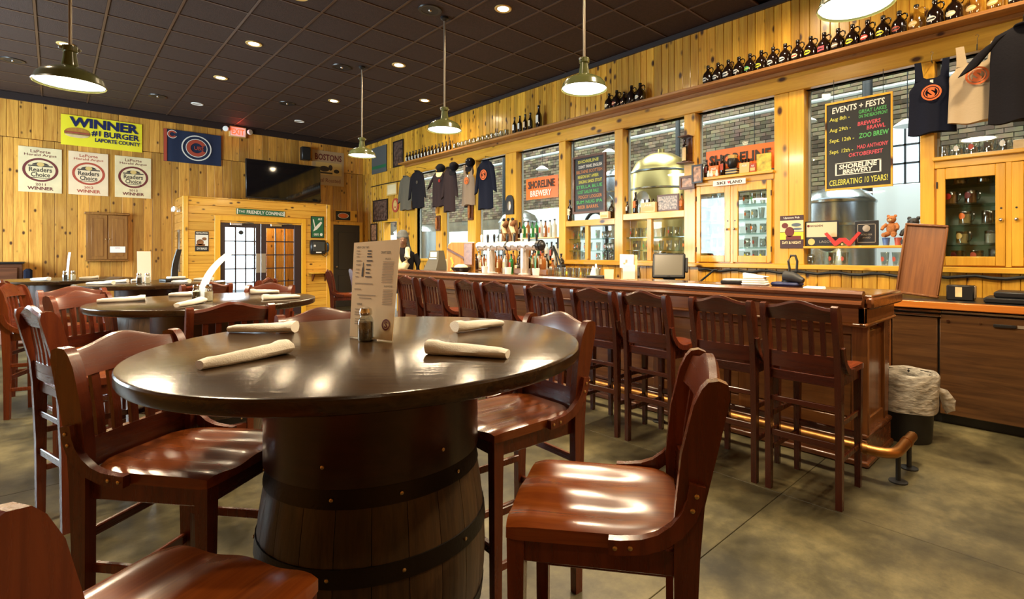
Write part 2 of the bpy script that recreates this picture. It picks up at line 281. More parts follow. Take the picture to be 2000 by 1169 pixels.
# ------------------------------------------------------------------ mesh building
class MB:
    def __init__(s): s.v = []; s.f = []; s.mi = []; s.cur = 0
    def add(s, vs, fs):
        n = len(s.v); s.v += [tuple(p) for p in vs]; s.f += [tuple(i + n for i in f) for f in fs]; s.mi += [s.cur] * len(fs); return s
    def mat(s, i): s.cur = i; return s
    def box(s, x0, x1, y0, y1, z0, z1, c=0.0):
        if x0 > x1: x0, x1 = x1, x0
        if y0 > y1: y0, y1 = y1, y0
        if z0 > z1: z0, z1 = z1, z0
        c = min(c, (x1 - x0) * .45, (y1 - y0) * .45, (z1 - z0) * .45)
        if c <= 0:
            vs = [(x, y, z) for x in (x0, x1) for y in (y0, y1) for z in (z0, z1)]
            return s.add(vs, [(0, 1, 3, 2), (4, 6, 7, 5), (0, 4, 5, 1), (2, 3, 7, 6), (0, 2, 6, 4), (1, 5, 7, 3)])
        vs = []
        for ix in (0, 1):
            for iy in (0, 1):
                for iz in (0, 1):
                    X = (x0, x1)[ix]; Y = (y0, y1)[iy]; Z = (z0, z1)[iz]
                    dx = (c, -c)[ix]; dy = (c, -c)[iy]; dz = (c, -c)[iz]
                    vs += [(X, Y + dy, Z + dz), (X + dx, Y, Z + dz), (X + dx, Y + dy, Z)]
        I = lambda a, b, d, k: (a * 4 + b * 2 + d) * 3 + k
        fs = []
        for a in (0, 1):
            fs.append((I(a, 0, 0, 0), I(a, 1, 0, 0), I(a, 1, 1, 0), I(a, 0, 1, 0)))
            fs.append((I(0, a, 0, 1), I(1, a, 0, 1), I(1, a, 1, 1), I(0, a, 1, 1)))
            fs.append((I(0, 0, a, 2), I(1, 0, a, 2), I(1, 1, a, 2), I(0, 1, a, 2)))
            for b in (0, 1):
                fs.append((I(a, b, 0, 0), I(a, b, 1, 0), I(a, b, 1, 1), I(a, b, 0, 1)))
                fs.append((I(a, 0, b, 0), I(a, 1, b, 0), I(a, 1, b, 2), I(a, 0, b, 2)))
                fs.append((I(0, a, b, 1), I(1, a, b, 1), I(1, a, b, 2), I(0, a, b, 2)))
                for d in (0, 1): fs.append((I(a, b, d, 0), I(a, b, d, 1), I(a, b, d, 2)))
        return s.add(vs, fs)
    def loft(s, rings, cap0=True, cap1=True, closed=True):
        n = len(rings[0]); vs = [p for r in rings for p in r]; fs = []
        for i in range(len(rings) - 1):
            for j in range(n if closed else n - 1):
                k = (j + 1) % n; fs.append((i * n + j, i * n + k, (i + 1) * n + k, (i + 1) * n + j))
        if cap0: fs.append(tuple(range(n - 1, -1, -1)))
        if cap1: fs.append(tuple((len(rings) - 1) * n + j for j in range(n)))
        return s.add(vs, fs)
    def lathe(s, prof, n=20, c=(0, 0, 0), a0=0.0, a1=2 * pi, caps=True):
        full = abs(a1 - a0 - 2 * pi) < 1e-6; m = n if full else n + 1
        rings = []
        for r, z in prof:
            rings.append([(c[0] + r * cos(a0 + (a1 - a0) * j / n), c[1] + r * sin(a0 + (a1 - a0) * j / n), c[2] + z) for j in range(m)])
        return s.loft(rings, caps and full and prof[0][0] > 1e-5, caps and full and prof[-1][0] > 1e-5, full)
    def tube(s, pts, r, n=10, caps=True, sy=1.0):
        pts = [Vector(p) for p in pts]; rings = []; up = Vector((0, 0, 1))
        rad = r if isinstance(r, (list, tuple)) else [r] * len(pts)
        for i, p in enumerate(pts):
            t = (pts[min(i + 1, len(pts) - 1)] - pts[max(i - 1, 0)]).normalized()
            u = up if abs(t.dot(up)) < 0.95 else Vector((1, 0, 0))
            a = t.cross(u).normalized(); b = a.cross(t).normalized()
            rings.append([tuple(p + (a * cos(2 * pi * j / n) + b * sin(2 * pi * j / n) * sy) * rad[i]) for j in range(n)])
        return s.loft(rings, caps, caps)
    def cyl(s, p0, p1, r0, r1=None, n=16): return s.tube([p0, p1], [r0, r0 if r1 is None else r1], n)
    def prism(s, poly, a0, a1, plane='xz'):
        def P(u, v, a): return {'xz': (u, a, v), 'yz': (a, u, v), 'xy': (u, v, a)}[plane]
        n = len(poly); vs = [P(u, v, a0) for u, v in poly] + [P(u, v, a1) for u, v in poly]
        fs = [tuple(range(n)), tuple(range(2 * n - 1, n - 1, -1))] + [(i, n + i, n + (i + 1) % n, (i + 1) % n) for i in range(n)]
        return s.add(vs, fs)
    def sphere(s, c, rx, ry=None, rz=None, n=12, m=8):
        ry = ry or rx; rz = rz or rx; rings = []
        for i in range(1, m):
            t = pi * i / m; rings.append([(c[0] + rx * sin(t) * cos(2 * pi * j / n), c[1] + ry * sin(t) * sin(2 * pi * j / n), c[2] - rz * cos(t)) for j in range(n)])
        s.loft(rings, True, True); return s
    def merge(s, o, T=None):
        vs = [tuple(T @ Vector(p)) for p in o.v] if T else o.v
        return s.add(vs, o.f)
    def mesh(s, name, mats, smooth=0.7, recalc=True):
        me = bpy.data.meshes.new(name); me.from_pydata(s.v, [], s.f)
        for m in (mats if isinstance(mats, (list, tuple)) else [mats]): me.materials.append(m)
        if any(s.mi): me.polygons.foreach_set('material_index', s.mi)
        if recalc:
            bm = bmesh.new(); bm.from_mesh(me); bmesh.ops.recalc_face_normals(bm, faces=bm.faces); bm.to_mesh(me); bm.free()
        if smooth:
            me.polygons.foreach_set('use_smooth', [True] * len(me.polygons)); me.set_sharp_from_angle(angle=smooth)
        me.update(); return me

def put(name, me, parent=None, loc=(0, 0, 0), rz=0.0, rot=None):
    o = bpy.data.objects.new(name, me); COL.objects.link(o); o.parent = parent; o.location = loc
    o.rotation_euler = rot if rot else (0, 0, rz); return o
def part(name, mb, m, parent, smooth=0.7, loc=(0, 0, 0), rot=None): return put(name, mb.mesh(name, m, smooth), parent, loc, 0, rot)
def tag(o, label=None, cat=None, group=None, kind=None):
    if label: o['label'] = label
    if cat: o['category'] = cat
    if group: o['group'] = group
    if kind: o['kind'] = kind
    return o
def thing(name, label, cat, loc=(0, 0, 0), rz=0.0, group=None):
    o = bpy.data.objects.new(name, None); COL.objects.link(o); o.location = loc; o.rotation_euler = (0, 0, rz); o.empty_display_size = 0.1
    return tag(o, label, cat, group)
def solid(name, mb, m, label, cat, loc=(0, 0, 0), rz=0.0, group=None, smooth=0.7):
    return tag(put(name, mb.mesh(name, m, smooth), None, loc, rz), label, cat, group)
def struct(name, mb, m, smooth=0.7):
    return tag(put(name, mb.mesh(name, m, smooth)), kind='structure')
def sempty(name, loc=(0, 0, 0), rz=0):
    o = bpy.data.objects.new(name, None); COL.objects.link(o); o.location = loc; o.rotation_euler = (0, 0, rz); return tag(o, kind='structure')
ORD = ['first', 'second', 'third', 'fourth', 'fifth', 'sixth', 'seventh', 'eighth', 'ninth', 'tenth', 'eleventh', 'twelfth', 'thirteenth', 'fourteenth', 'fifteenth', 'sixteenth', 'seventeenth', 'eighteenth', 'nineteenth', 'twentieth']
_tc = {}
def text_mb(s, w, h, x=0, z=0, y=-0.001, depth=0.0015, bold=0.0, shear=0.0, rot=0.0):
    key = (s, bold, shear)
    if key not in _tc:
        cu = bpy.data.curves.new('lettering', 'FONT'); cu.body = s; cu.resolution_u = 2; cu.offset = bold; cu.shear = shear
        ob = bpy.data.objects.new('lettering_tmp', cu); me = bpy.data.meshes.new_from_object(ob)
        _tc[key] = ([tuple(v.co) for v in me.vertices], [tuple(p.vertices) for p in me.polygons])
        bpy.data.objects.remove(ob); bpy.data.meshes.remove(me); bpy.data.curves.remove(cu)
    vs, fs = _tc[key]; mb = MB()
    if not vs: return mb
    x0 = min(v[0] for v in vs); x1 = max(v[0] for v in vs); z0 = min(v[1] for v in vs); z1 = max(v[1] for v in vs)
    sx = w / max(1e-6, x1 - x0); sz = h / max(1e-6, z1 - z0); c, sn = cos(rot), sin(rot)
    out = []
    for v in vs:
        a = (v[0] - (x0 + x1) / 2) * sx; b = (v[1] - (z0 + z1) / 2) * sz
        out.append((x + a * c - b * sn, y, z + a * sn + b * c))
    return mb.add(out, fs)
def disc_mb(x, z, rx, rz, y=-0.001, n=28, inner=0.0, a0=0, a1=2 * pi):
    mb = MB()
    o = [(x + rx * cos(a0 + (a1 - a0) * i / n), y, z + rz * sin(a0 + (a1 - a0) * i / n)) for i in range(n + 1)]
    if inner:
        i_ = [(x + rx * inner * cos(a0 + (a1 - a0) * i / n), y, z + rz * inner * sin(a0 + (a1 - a0) * i / n)) for i in range(n + 1)]
        return mb.add(o + i_, [(k, k + 1, n + 2 + k, n + 1 + k) for k in range(n)])
    return mb.add(o, [tuple(range(n + 1))])
def rect_mb(x0, x1, z0, z1, y=-0.001): return MB().add([(x0, y, z0), (x1, y, z0), (x1, y, z1), (x0, y, z1)], [(0, 1, 2, 3)])
RW = -pi / 2      # rotation of a thing that hangs on the right wall and faces into the room

# ================================================================== SETTING
CH, WX, BY = 4.23, 5.88, 13.2          # ceiling height, right wall plane, back wall plane
XL, YF = -3.0, -2.2                    # left wall, wall behind the camera
fl = struct('floor', MB().box(XL - .1, 14.5, YF - .1, 22, -0.3, -0.012), M['dark_trim'], 0)
_slab = MB().box(0, 3.046, 0, 3.046, -0.012, 0, 0.0015).mesh('slab', M['concrete'], 0)
for i in range(3):
    for j in range(5):
        put('concrete_slab', _slab, fl, (-3.0 + i * 3.05 - .1, -1.85 + j * 3.05, 0))
struct('floor_brewery', MB().box(WX + .13, 12, YF, 22, -0.011, 0.0), M['brewfloor'], 0)

cl = struct('ceiling', MB().box(XL - .1, WX + .15, YF - .1, BY + .1, CH + .03, CH + .12), M['dark_trim'], 0)
GX0, GY0, GS = -0.17, 5.05, 0.6135
xs = [GX0 + GS * k for k in range(-5, 11)]; ys = [GY0 + GS * k for k in range(-12, 15)]
_tile = MB().box(0.012, GS - .012, 0.012, GS - .012, 0.004, 0.02, 0.004).mesh('tile', M['tile'], 0)
_tilec = {}
for i, x in enumerate(xs):
    for j, y in enumerate(ys):
        x1 = min(x + GS, WX); y1 = min(y + GS, BY)
        if x > WX - .05 or y > BY - .05 or x < XL - .7: continue
        if y + GS < 1.0 or x > 1.15 * y + 2.6 and y < 2: continue
        if x1 - x < GS - .01 or y1 - y < GS - .01:
            me = MB().box(.012, x1 - x - .012, .012, y1 - y - .012, .004, .02, .004).mesh('tile_cut', M['tile'], 0)
        else: me = _tile
        put('ceiling_tile', me, cl, (x, y, CH))
for x in xs:
    if XL < x < WX: put('grid_runner', MB().box(-.012, .012, YF, BY, 0, .02).mesh('runner', M['grid'], 0), cl, (x, 0, CH - .004))
for y in ys:
    if YF < y < BY: put('grid_cross_tee', MB().box(XL, WX, -.012, .012, 0, .02).mesh('tee', M['grid'], 0), cl, (0, y, CH - .003))

# ---- back wall: boards in two lifts with a dark seam
wb = sempty('wall_back')
part('wall_core', MB().box(XL, 2.42, BY + .02, BY + .2, 0, CH + .05).box(3.30, WX + .2, BY + .02, BY + .2, 0, CH + .05).box(2.42, 3.30, BY + .02, BY + .2, 2.1, CH + .05), M['dark_trim'], wb, 0)
def boards(par, x0, x1, z0, z1, wmin, wmax, m, name='wall_board', skip=None, rng=R):
    x = x0; k = 0
    while x < x1 - .02:
        w = min(rng.uniform(wmin, wmax), x1 - x)
        if x1 - x - w < .05: w = x1 - x
        zz = (z0, z1)
        if skip:
            zz = skip(x, x + w, z0, z1)
        o = put(name, MB().box(0.0015, w - .0015, -rng.uniform(.013, .018), .02, zz[0], zz[1], .0045).mesh('board', m, 0), par, (x, 0, 0)); x += w
rb = random.Random(3)
wbl = put('board_field', None, wb, (0, BY, 0)); 
def bskip(a, b, z0, z1): return (2.1, z1) if (a > 2.38 and b < 3.36) and z0 < 1 else (z0, z1)
boards(wbl, -1.2, WX, 0.0, 3.428, .11, .19, M['pine_back'], rng=rb, skip=bskip)
boards(wbl, -1.2, WX, 3.437, 4.10, .11, .19, M['pine_back'], rng=rb)
struct('trim_1', MB().box(XL, WX, BY - .05, BY + .02, 4.095, CH, .004), M['dark_trim'], 0)
struct('baseboard_back', MB().box(XL, 1.8, BY - .03, BY, 0, .12, .004), M['dark_trim'], 0)

# ---- left wall with street windows (left of the frame), wall behind the camera
wl = sempty('wall_left')
part('wall_core', MB().box(XL - .2, XL, YF, BY, 0, .9).box(XL - .2, XL, YF, BY, 3.2, CH + .05), M['pine_back'], wl, 0)
for a, b in ((YF, 7.2), (9.5, 10.2), (12.5, BY)):
    part('wall_pier', MB().box(XL - .2, XL, a, b, .9, 3.2), M['pine_back'], wl, 0)
for k, y in enumerate((7.2, 10.2)):
    y1 = y + 2.3
    w = sempty('window_%d' % (k + 1))
    part('window_frame', MB().box(XL - .14, XL - .06, y, y1, .9, .98).box(XL - .14, XL - .06, y, y1, 3.12, 3.2).box(XL - .14, XL - .06, y, y + .08, .98, 3.12).box(XL - .14, XL - .06, y1 - .08, y1, .98, 3.12), M['doorbrown'], w, 0)
    part('window_pane', MB().box(XL - .11, XL - .10, y + .08, y1 - .08, .98, 3.12), M['pane'], w, 0)
struct('wall_behind_camera', MB().box(XL, WX, YF - .2, YF, 0, CH + .05), M['pine_back'], 0)

# ---- right wall
wr = sempty('wall_right')
part('wall_core', MB().box(WX + .02, WX + .14, YF, BY, 3.15, CH + .05).box(WX + .02, WX + .14, YF, 10.55, 0, 1.2).box(WX + .02, WX + .14, 12.02, BY, 0, 3.2).box(WX + .02, WX + .14, 10.42, 11.22, 0, 3.2).box(WX + .02, WX + .14, 11.2, 12.04, 2.12, 3.2), M['dark_trim'], wr, 0)
wrf = put('board_field', None, wr, (WX, 0, 0), RW)      # local x = -Y
rb2 = random.Random(5)
boards(wrf, -BY + .02, -.0, 3.42, 4.17, .085, .125, M['pine_v'], rng=rb2)
boards(wrf, -10.40, .6, 0.55, 1.20, .095, .13, M['pine_v'], rng=rb2)
boards(wrf, -BY + .02, -12.04, 0.0, 3.42, .10, .15, M['pine_v'], rng=rb2)
boards(wrf, -11.20, -10.42, 0.0, 3.42, .10, .15, M['pine_v'], rng=rb2)
boards(wrf, -12.04, -11.20, 2.14, 3.42, .10, .15, M['pine_v'], rng=rb2)
struct('trim_2', MB().box(WX - .045, WX + .02, YF, BY - .05, 4.165, CH, .004), M['dark_trim'], 0)
# header beam, ledge, sill
struct('trim_3', MB().box(WX - .055, WX + .14, YF, 10.75, 3.15, 3.375, .006), M['trim_y'], 0)
struct('trim_4', MB().box(WX - .26, WX, .0, 10.80, 3.375, 3.412, .006).box(WX - .10, WX - .02, .0, 10.78, 3.335, 3.376, .004), M['shelf'], 0)
struct('trim_5', MB().box(WX - .07, WX + .14, YF, 10.42, 1.20, 1.25, .005), M['trim_y'], 0)
POSTS = [(10.42, 10.62), (9.30, 9.54), (8.10, 8.37), (6.90, 7.20), (5.69, 5.84), (4.55, 4.70), (3.40, 3.56), (2.25, 2.41), (2.09, 2.25), (0.946, 1.055), (-.3, 0.0)]
for k, (a, b) in enumerate(POSTS):
    struct('trim_%d' % (k + 6), MB().box(WX - .04, WX + .14, a, b, 1.25, 3.15, .005), M['trim_z'], 0)
WIN = [(9.54, 10.42), (8.37, 9.30), (7.20, 8.10), (5.84, 6.90), (4.70, 5.69), (3.56, 4.55), (2.41, 3.40), (1.055, 2.09), (0.0, .946)]
for k, (a, b) in enumerate(WIN):
    w = sempty('window_%d' % (k + 5))
    zb = {4: 1.86, 5: 1.93, 6: 2.31, 8: 2.25}.get(k, 1.25)
    part('window_frame', MB().box(WX + .085, WX + .115, a, a + .022, zb, 3.15).box(WX + .085, WX + .115, b - .022, b, zb, 3.15), M['pipe_white'], w, 0)
    part('window_pane', MB().box(WX + .096, WX + .102, a + .022, b - .022, zb, 3.15), M['pane'], w, 0)
# side doorway near the far corner
d = sempty('door_3')
part('door_frame', MB().box(WX - .03, WX + .15, 11.20, 11.29, 0, 2.12, .004).box(WX - .03, WX + .15, 11.95, 12.04, 0, 2.12, .004).box(WX - .03, WX + .15, 11.20, 12.04, 2.12, 2.20, .004), M['trim_z'], d, 0)

# ---- dark door in the back wall, right of the vestibule
d = sempty('door_2')
part('door_leaf', MB().box(5.08, 5.76, BY - .05, BY - .015, 0, 2.09, .004), M['charcoal'], d, 0)
part('door_panel', MB().box(5.20, 5.64, BY - .062, BY - .05, .95, 1.90, .008), M['charcoal'], d, 0)
part('door_panel', MB().box(5.20, 5.64, BY - .062, BY - .05, .2, .80, .008), M['charcoal'], d, 0)
part('door_casing', MB().box(4.98, 5.08, BY - .06, BY - .012, 0, 2.12, .004).box(5.76, 5.84, BY - .06, BY - .012, 0, 2.12, .004).box(4.98, 5.84, BY - .062, BY - .012, 2.09, 2.17, .004), M['trim_z'], d, 0)
part('door_handle', MB().sphere((5.15, BY - .09, 1.02), .028), M['chrome'], d)

# ---- entrance vestibule
VY, VX0, VX1, VT = 12.2, 1.82, 4.62, 2.49
ve = sempty('wall_vestibule')
part('vestibule_core', MB().box(VX0 + .02, 2.40, VY + .02, VY + .1, 0, VT - .02).box(4.05, VX1 - .02, VY + .02, VY + .1, 0, VT - .02).box(2.40, 4.05, VY + .02, VY + .1, 2.1, VT - .02)
     .box(VX0 + .02, VX0 + .1, VY + .02, BY - .02, 0, VT - .02).box(VX1 - .1, VX1 - .02, VY + .02, BY - .02, 0, VT - .02), M['pine_h'], ve, 0)
part('vestibule_roof', MB().box(VX0, VX1, VY, BY - .02, VT - .02, VT + .01, .004), M['pine_h'], ve, 0)
z = 0.0; hb = 0.166; k = 0
while z < VT - .03:
    z1 = min(z + hb, VT - .02)
    segs = [(VX0 + .06, 2.34), (4.07, VX1 - .06)] if z1 < 2.13 else [(VX0 + .06, VX1 - .06)]
    for a, b in segs:
        put('wall_board', MB().box(a, b, VY - .012, VY + .02, z + .002, z1 - .002, .005).mesh('board', M['pine_h'], 0), ve)
    put('wall_board', MB().box(VX0 - .012, VX0 + .02, VY + .06, BY - .02, z + .002, z1 - .002, .005).mesh('board', M['pine_hy'], 0), ve)
    z = z1
for x in (VX0 - .02, VX1 - .07):
    part('corner_post', MB().box(x, x + .09, VY - .025, VY + .06, 0, VT + .005, .005), M['trim_z'], ve, 0)
part('door_casing', MB().box(2.33, 2.43, VY - .035, VY + .10, 0, 2.12, .004).box(4.00, 4.09, VY - .035, VY + .10, 0, 2.12, .004).box(2.33, 4.09, VY - .036, VY + .10, 2.035, 2.135, .004), M['trim_x'], ve, 0)
dr = sempty('door_1')
def glazed_door(x0, x1, gx0, gx1):
    y0, y1 = VY + .0, VY + .045
    zb, zt = .18, 1.905
    mb = MB().box(x0, gx0, y0, y1, .01, 2.035, .003).box(gx1, x1, y0, y1, .01, 2.035, .003).box(gx0, gx1, y0, y1, .01, zb, .003).box(gx0, gx1, y0, y1, zt, 2.035, .003)
    leaf = part('door_leaf', mb, M['doorbrown'], dr, 0)
    for i in range(1, 3):
        xm = gx0 + (gx1 - gx0) * i / 3
        part('glazing_bar', MB().box(xm - .011, xm + .011, y0 + .008, y1 - .008, zb, zt), M['doorbrown'], leaf, 0)
    for i in range(1, 6):
        zm = zb + (zt - zb) * i / 6
        part('glazing_bar', MB().box(gx0, gx1, y0 + .008, y1 - .008, zm - .011, zm + .011), M['doorbrown'], leaf, 0)
    _pm = MB().box(.011, (gx1 - gx0) / 3 - .011, .02, .024, .011, (zt - zb) / 6 - .011).mesh('pane', M['pane'], 0)
    for i in range(3):
        for j in range(6):
            put('door_pane', _pm, leaf, (gx0 + (gx1 - gx0) * i / 3, y0, zb + (zt - zb) * j / 6))
    part('door_closer', MB().box(gx0 + .08, gx0 + .30, y0 - .045, y0, 1.945, 1.995, .006).tube([(gx0 + .3, y0 - .03, 1.99), (gx0 + .5, y0 - .09, 2.0), (gx0 + .2, y0 - .02, 2.03)], .008, 6), M['chrome'], leaf, 0)
    return leaf
lf = glazed_door(2.435, 3.175, 2.52, 3.085)
part('push_plate', MB().box(3.09, 3.172, VY - .008, VY, .95, 1.36, .002), M['pushplate'], lf, 0)
rt = glazed_door(3.185, 3.995, 3.285, 3.85)
part('push_plate', MB().box(3.19, 3.275, VY - .008, VY, .95, 1.36, .002), M['pushplate'], rt, 0)
part('door_sticker', disc_mb(2.81, 1.80, .045, .045, VY + .018).merge(MB()), M['iron'], lf, 0)
struct('ground_outside', MB().box(-2, 8, BY + .2, 20, -.3, -.01), M['ground'], 0)

light('vestibule_fill', 'POINT', (3.5, 12.75, 2.25), 22, WARM, shadow_soft_size=.08)  # added point light without a fitting, brightens the boards behind the door glass
# ---- the brewery beyond the glass
wbw = sempty('wall_brewery')
part('mortar_bed', MB().box(10.03, 10.3, YF, 20, 0, 5.6), M['mortar'], wbw, 0)
part('end_wall', MB().box(WX + .14, 10.3, 19.9, 20.1, 0, 5.6).box(WX + .14, 10.3, YF - .2, YF, 0, 5.6), M['mortar'], wbw, 0)
_bk = [MB().box(0, .02 + .004 * i, 0, .196 + .006 * i, 0, .064, .004).mesh('brick', M['brick'], 0) for i in range(3)]
rk = random.Random(21); field = MB(); nb = 0
zrow = 2.45; row = 0
while zrow < 5.5:
    y = -1.0 + (row % 2) * .107
    while y < 19.5:
        near = 1.75 < y < 4.0 and 2.6 < zrow < 4.35
        dx = rk.uniform(-.006, .006)
        hole = 1.82 < y + .1 < 2.2 and zrow < 3.45
        if near and not hole and nb < 285:
            put('brick', _bk[rk.randrange(3)], wbw, (10.012 + dx, y, zrow)); nb += 1
        elif not hole:
            field.box(10.012 + dx, 10.03, y, y + .2, zrow, zrow + .064)
        y += .212
    zrow += .076; row += 1
o = part('brick_field', field, M['brick'], wbw, 0); o['kind'] = 'stuff'
part('painted_block', MB().box(9.97, 10.03, 1.2, 3.02, 0, 2.50, .01), M['whitewall'], wbw, 0)
part('painted_block', MB().box(9.97, 10.03, 3.03, 6.49, 0, 2.44, .01), M['whitewall'], wbw, 0)
part('painted_block', MB().box(9.97, 10.03, 6.5, 12.2, 0, 2.62, .01), M['whitewall'], wbw, 0)
part('painted_block', MB().box(9.97, 10.03, 12.2, 19.8, 0, 2.1, .01), M['whitewall'], wbw, 0)
part('painted_block', MB().box(WX + .2, 9.9, 19.84, 19.9, 0, 3.2, .01), M['whitewall'], wbw, 0)
bwn = sempty('window_14')
part('window_pane', MB().box(10.0, 10.02, 1.82, 2.18, 2.52, 3.44), mat('daylit_frosted_pane', (.8, .9, 1), .5, emit=(.72, .86, 1.0), estr=1.6), bwn, 0)
part('window_frame', MB().box(9.97, 10.03, 1.78, 1.82, 2.5, 3.46).box(9.97, 10.03, 2.18, 2.22, 2.5, 3.46).box(9.97, 10.03, 1.8, 2.2, 2.82, 2.85).box(9.97, 10.03, 1.8, 2.2, 3.12, 3.15).box(9.97, 10.03, 1.99, 2.02, 2.5, 3.46), M['iron'], bwn, 0)
struct('ceiling_brewery', MB().box(WX + .14, 10.3, YF, 20, 5.5, 5.6), M['mortar'], 0)
struct('trim_20', MB().cyl((9.5, 2.42, 0), (9.5, 2.42, 5.5), .075, n=14), M['iron'])
struct('trim_21', MB().cyl((9.7, -1, 4.05), (9.7, 19, 4.05), .04, n=8), M['pipe_white'])
for k, y in enumerate((6.0, 9.1, 11.9)):
    struct('trim_%d' % (22 + k), MB().cyl((9.6, y, 0), (9.6, y, 5.5), .05, n=10), M['iron'])
for k, (y, x, z) in enumerate(((1.7, 8.6, 3.15), (3.2, 9.0, 3.55), (5.0, 8.6, 3.72), (7.4, 9.0, 3.62), (4.2, 9.3, 3.25), (9.6, 9.0, 3.5))):
    t = thing('work_lamp', 'white disc work lamp hanging in the brewery, %s along from the near end' % ORD[k], 'lamp', (x, y, z), 0, 'brewery work lamps')
    part('lamp_shade', MB().lathe([(.02, .10), (.06, .09), (.16, .02), (.17, 0)], 18), M['lampwhite'], t)
    part('lamp_lens', MB().lathe([(.001, .012), (.155, .008)], 18), M['worklamp'], t)
    part('lamp_cord', MB().cyl((0, 0, .1), (0, 0, 5.5 - z), .006, n=5), M['iron'], t)
def tank(label, x, y, r, zt, m, cone=.18, band=True):
    t = thing('brewing_tank', label, 'tank', (x, y, 0), 0)
    part('tank_shell', MB().lathe([(r * .3, .35), (r, .62), (r, zt), (r * .96, zt + .03)], 32), m, t)
    part('tank_top', MB().lathe([(r * .96, zt + .03), (r * .8, zt + .03 + cone * .5), (r * .4, zt + .03 + cone * .9), (.06, zt + .03 + cone), (.06, zt + .1 + cone)], 32), m, t)
    for zz in ([zt - .03, zt - .35] if band else []):
        part('tank_band', MB().lathe([(r, zz), (r + .012, zz), (r + .012, zz + .03), (r, zz + .03)], 32), M['steel'], t)
    for k in range(4):
        a = pi / 4 + k * pi / 2; part('tank_leg', MB().cyl((r * .75 * cos(a), r * .75 * sin(a), 0), (r * .75 * cos(a), r * .75 * sin(a), .62), .035, n=8), M['steel'], t)
    part('manway', MB().lathe([(.13, 0), (.15, .01), (.15, .03), (.0, .045)], 16), M['steel'], t, loc=(-r, 0, zt - .55), rot=(0, -pi / 2, 0))
    return t
tank('tall silver brewing tank behind the window with the events board', 8.0, 2.40, .46, 2.10, M['steel'])
tank('brass brew kettle with a cone top behind the window beside the bottle bracket', 8.3, 5.55, .58, 2.9, M['brass_tank'], .34)
tank('shiny narrow silver tank left of the brass kettle', 8.7, 6.95, .30, 3.0, M['steel'], .15)
tank('pale silver tank behind the leftmost window with the hanging shirts', 8.0, 14.0, .75, 2.0, M['steel'], .2)
tank('squat silver tank behind the orange brewery sign', 8.3, 9.7, .5, 2.15, M['steel'], .25)
solid('process_pipe', MB().tube([(9.3, 6.0, 2.2), (9.3, 6.0, 2.95), (9.3, 5.9, 3.05), (9.3, 5.0, 3.05), (9.3, 4.9, 2.95), (9.3, 4.9, 2.2)], .035, 8), M['pipe_white'], 'pale bent process pipe behind the orange window sign', 'pipe')
solid('hose_arch', MB().tube([(7.2, 6.25 + .28 * cos(a), 1.75 + .38 * sin(a)) for a in [pi * i / 12 for i in range(13)]] + [(7.2, 5.97, .9)], .03, 8), M['iron'], 'dark arched hose in front of the brass kettle', 'hose')
solid('steel_pipe', MB().tube([(7.4, 9.4, .3), (7.4, 9.4, 1.72), (7.4, 9.3, 1.84), (7.4, 8.2, 1.9)], .035, 8), M['steel'], 'grey bent steel pipe behind the third window from the far corner', 'pipe')

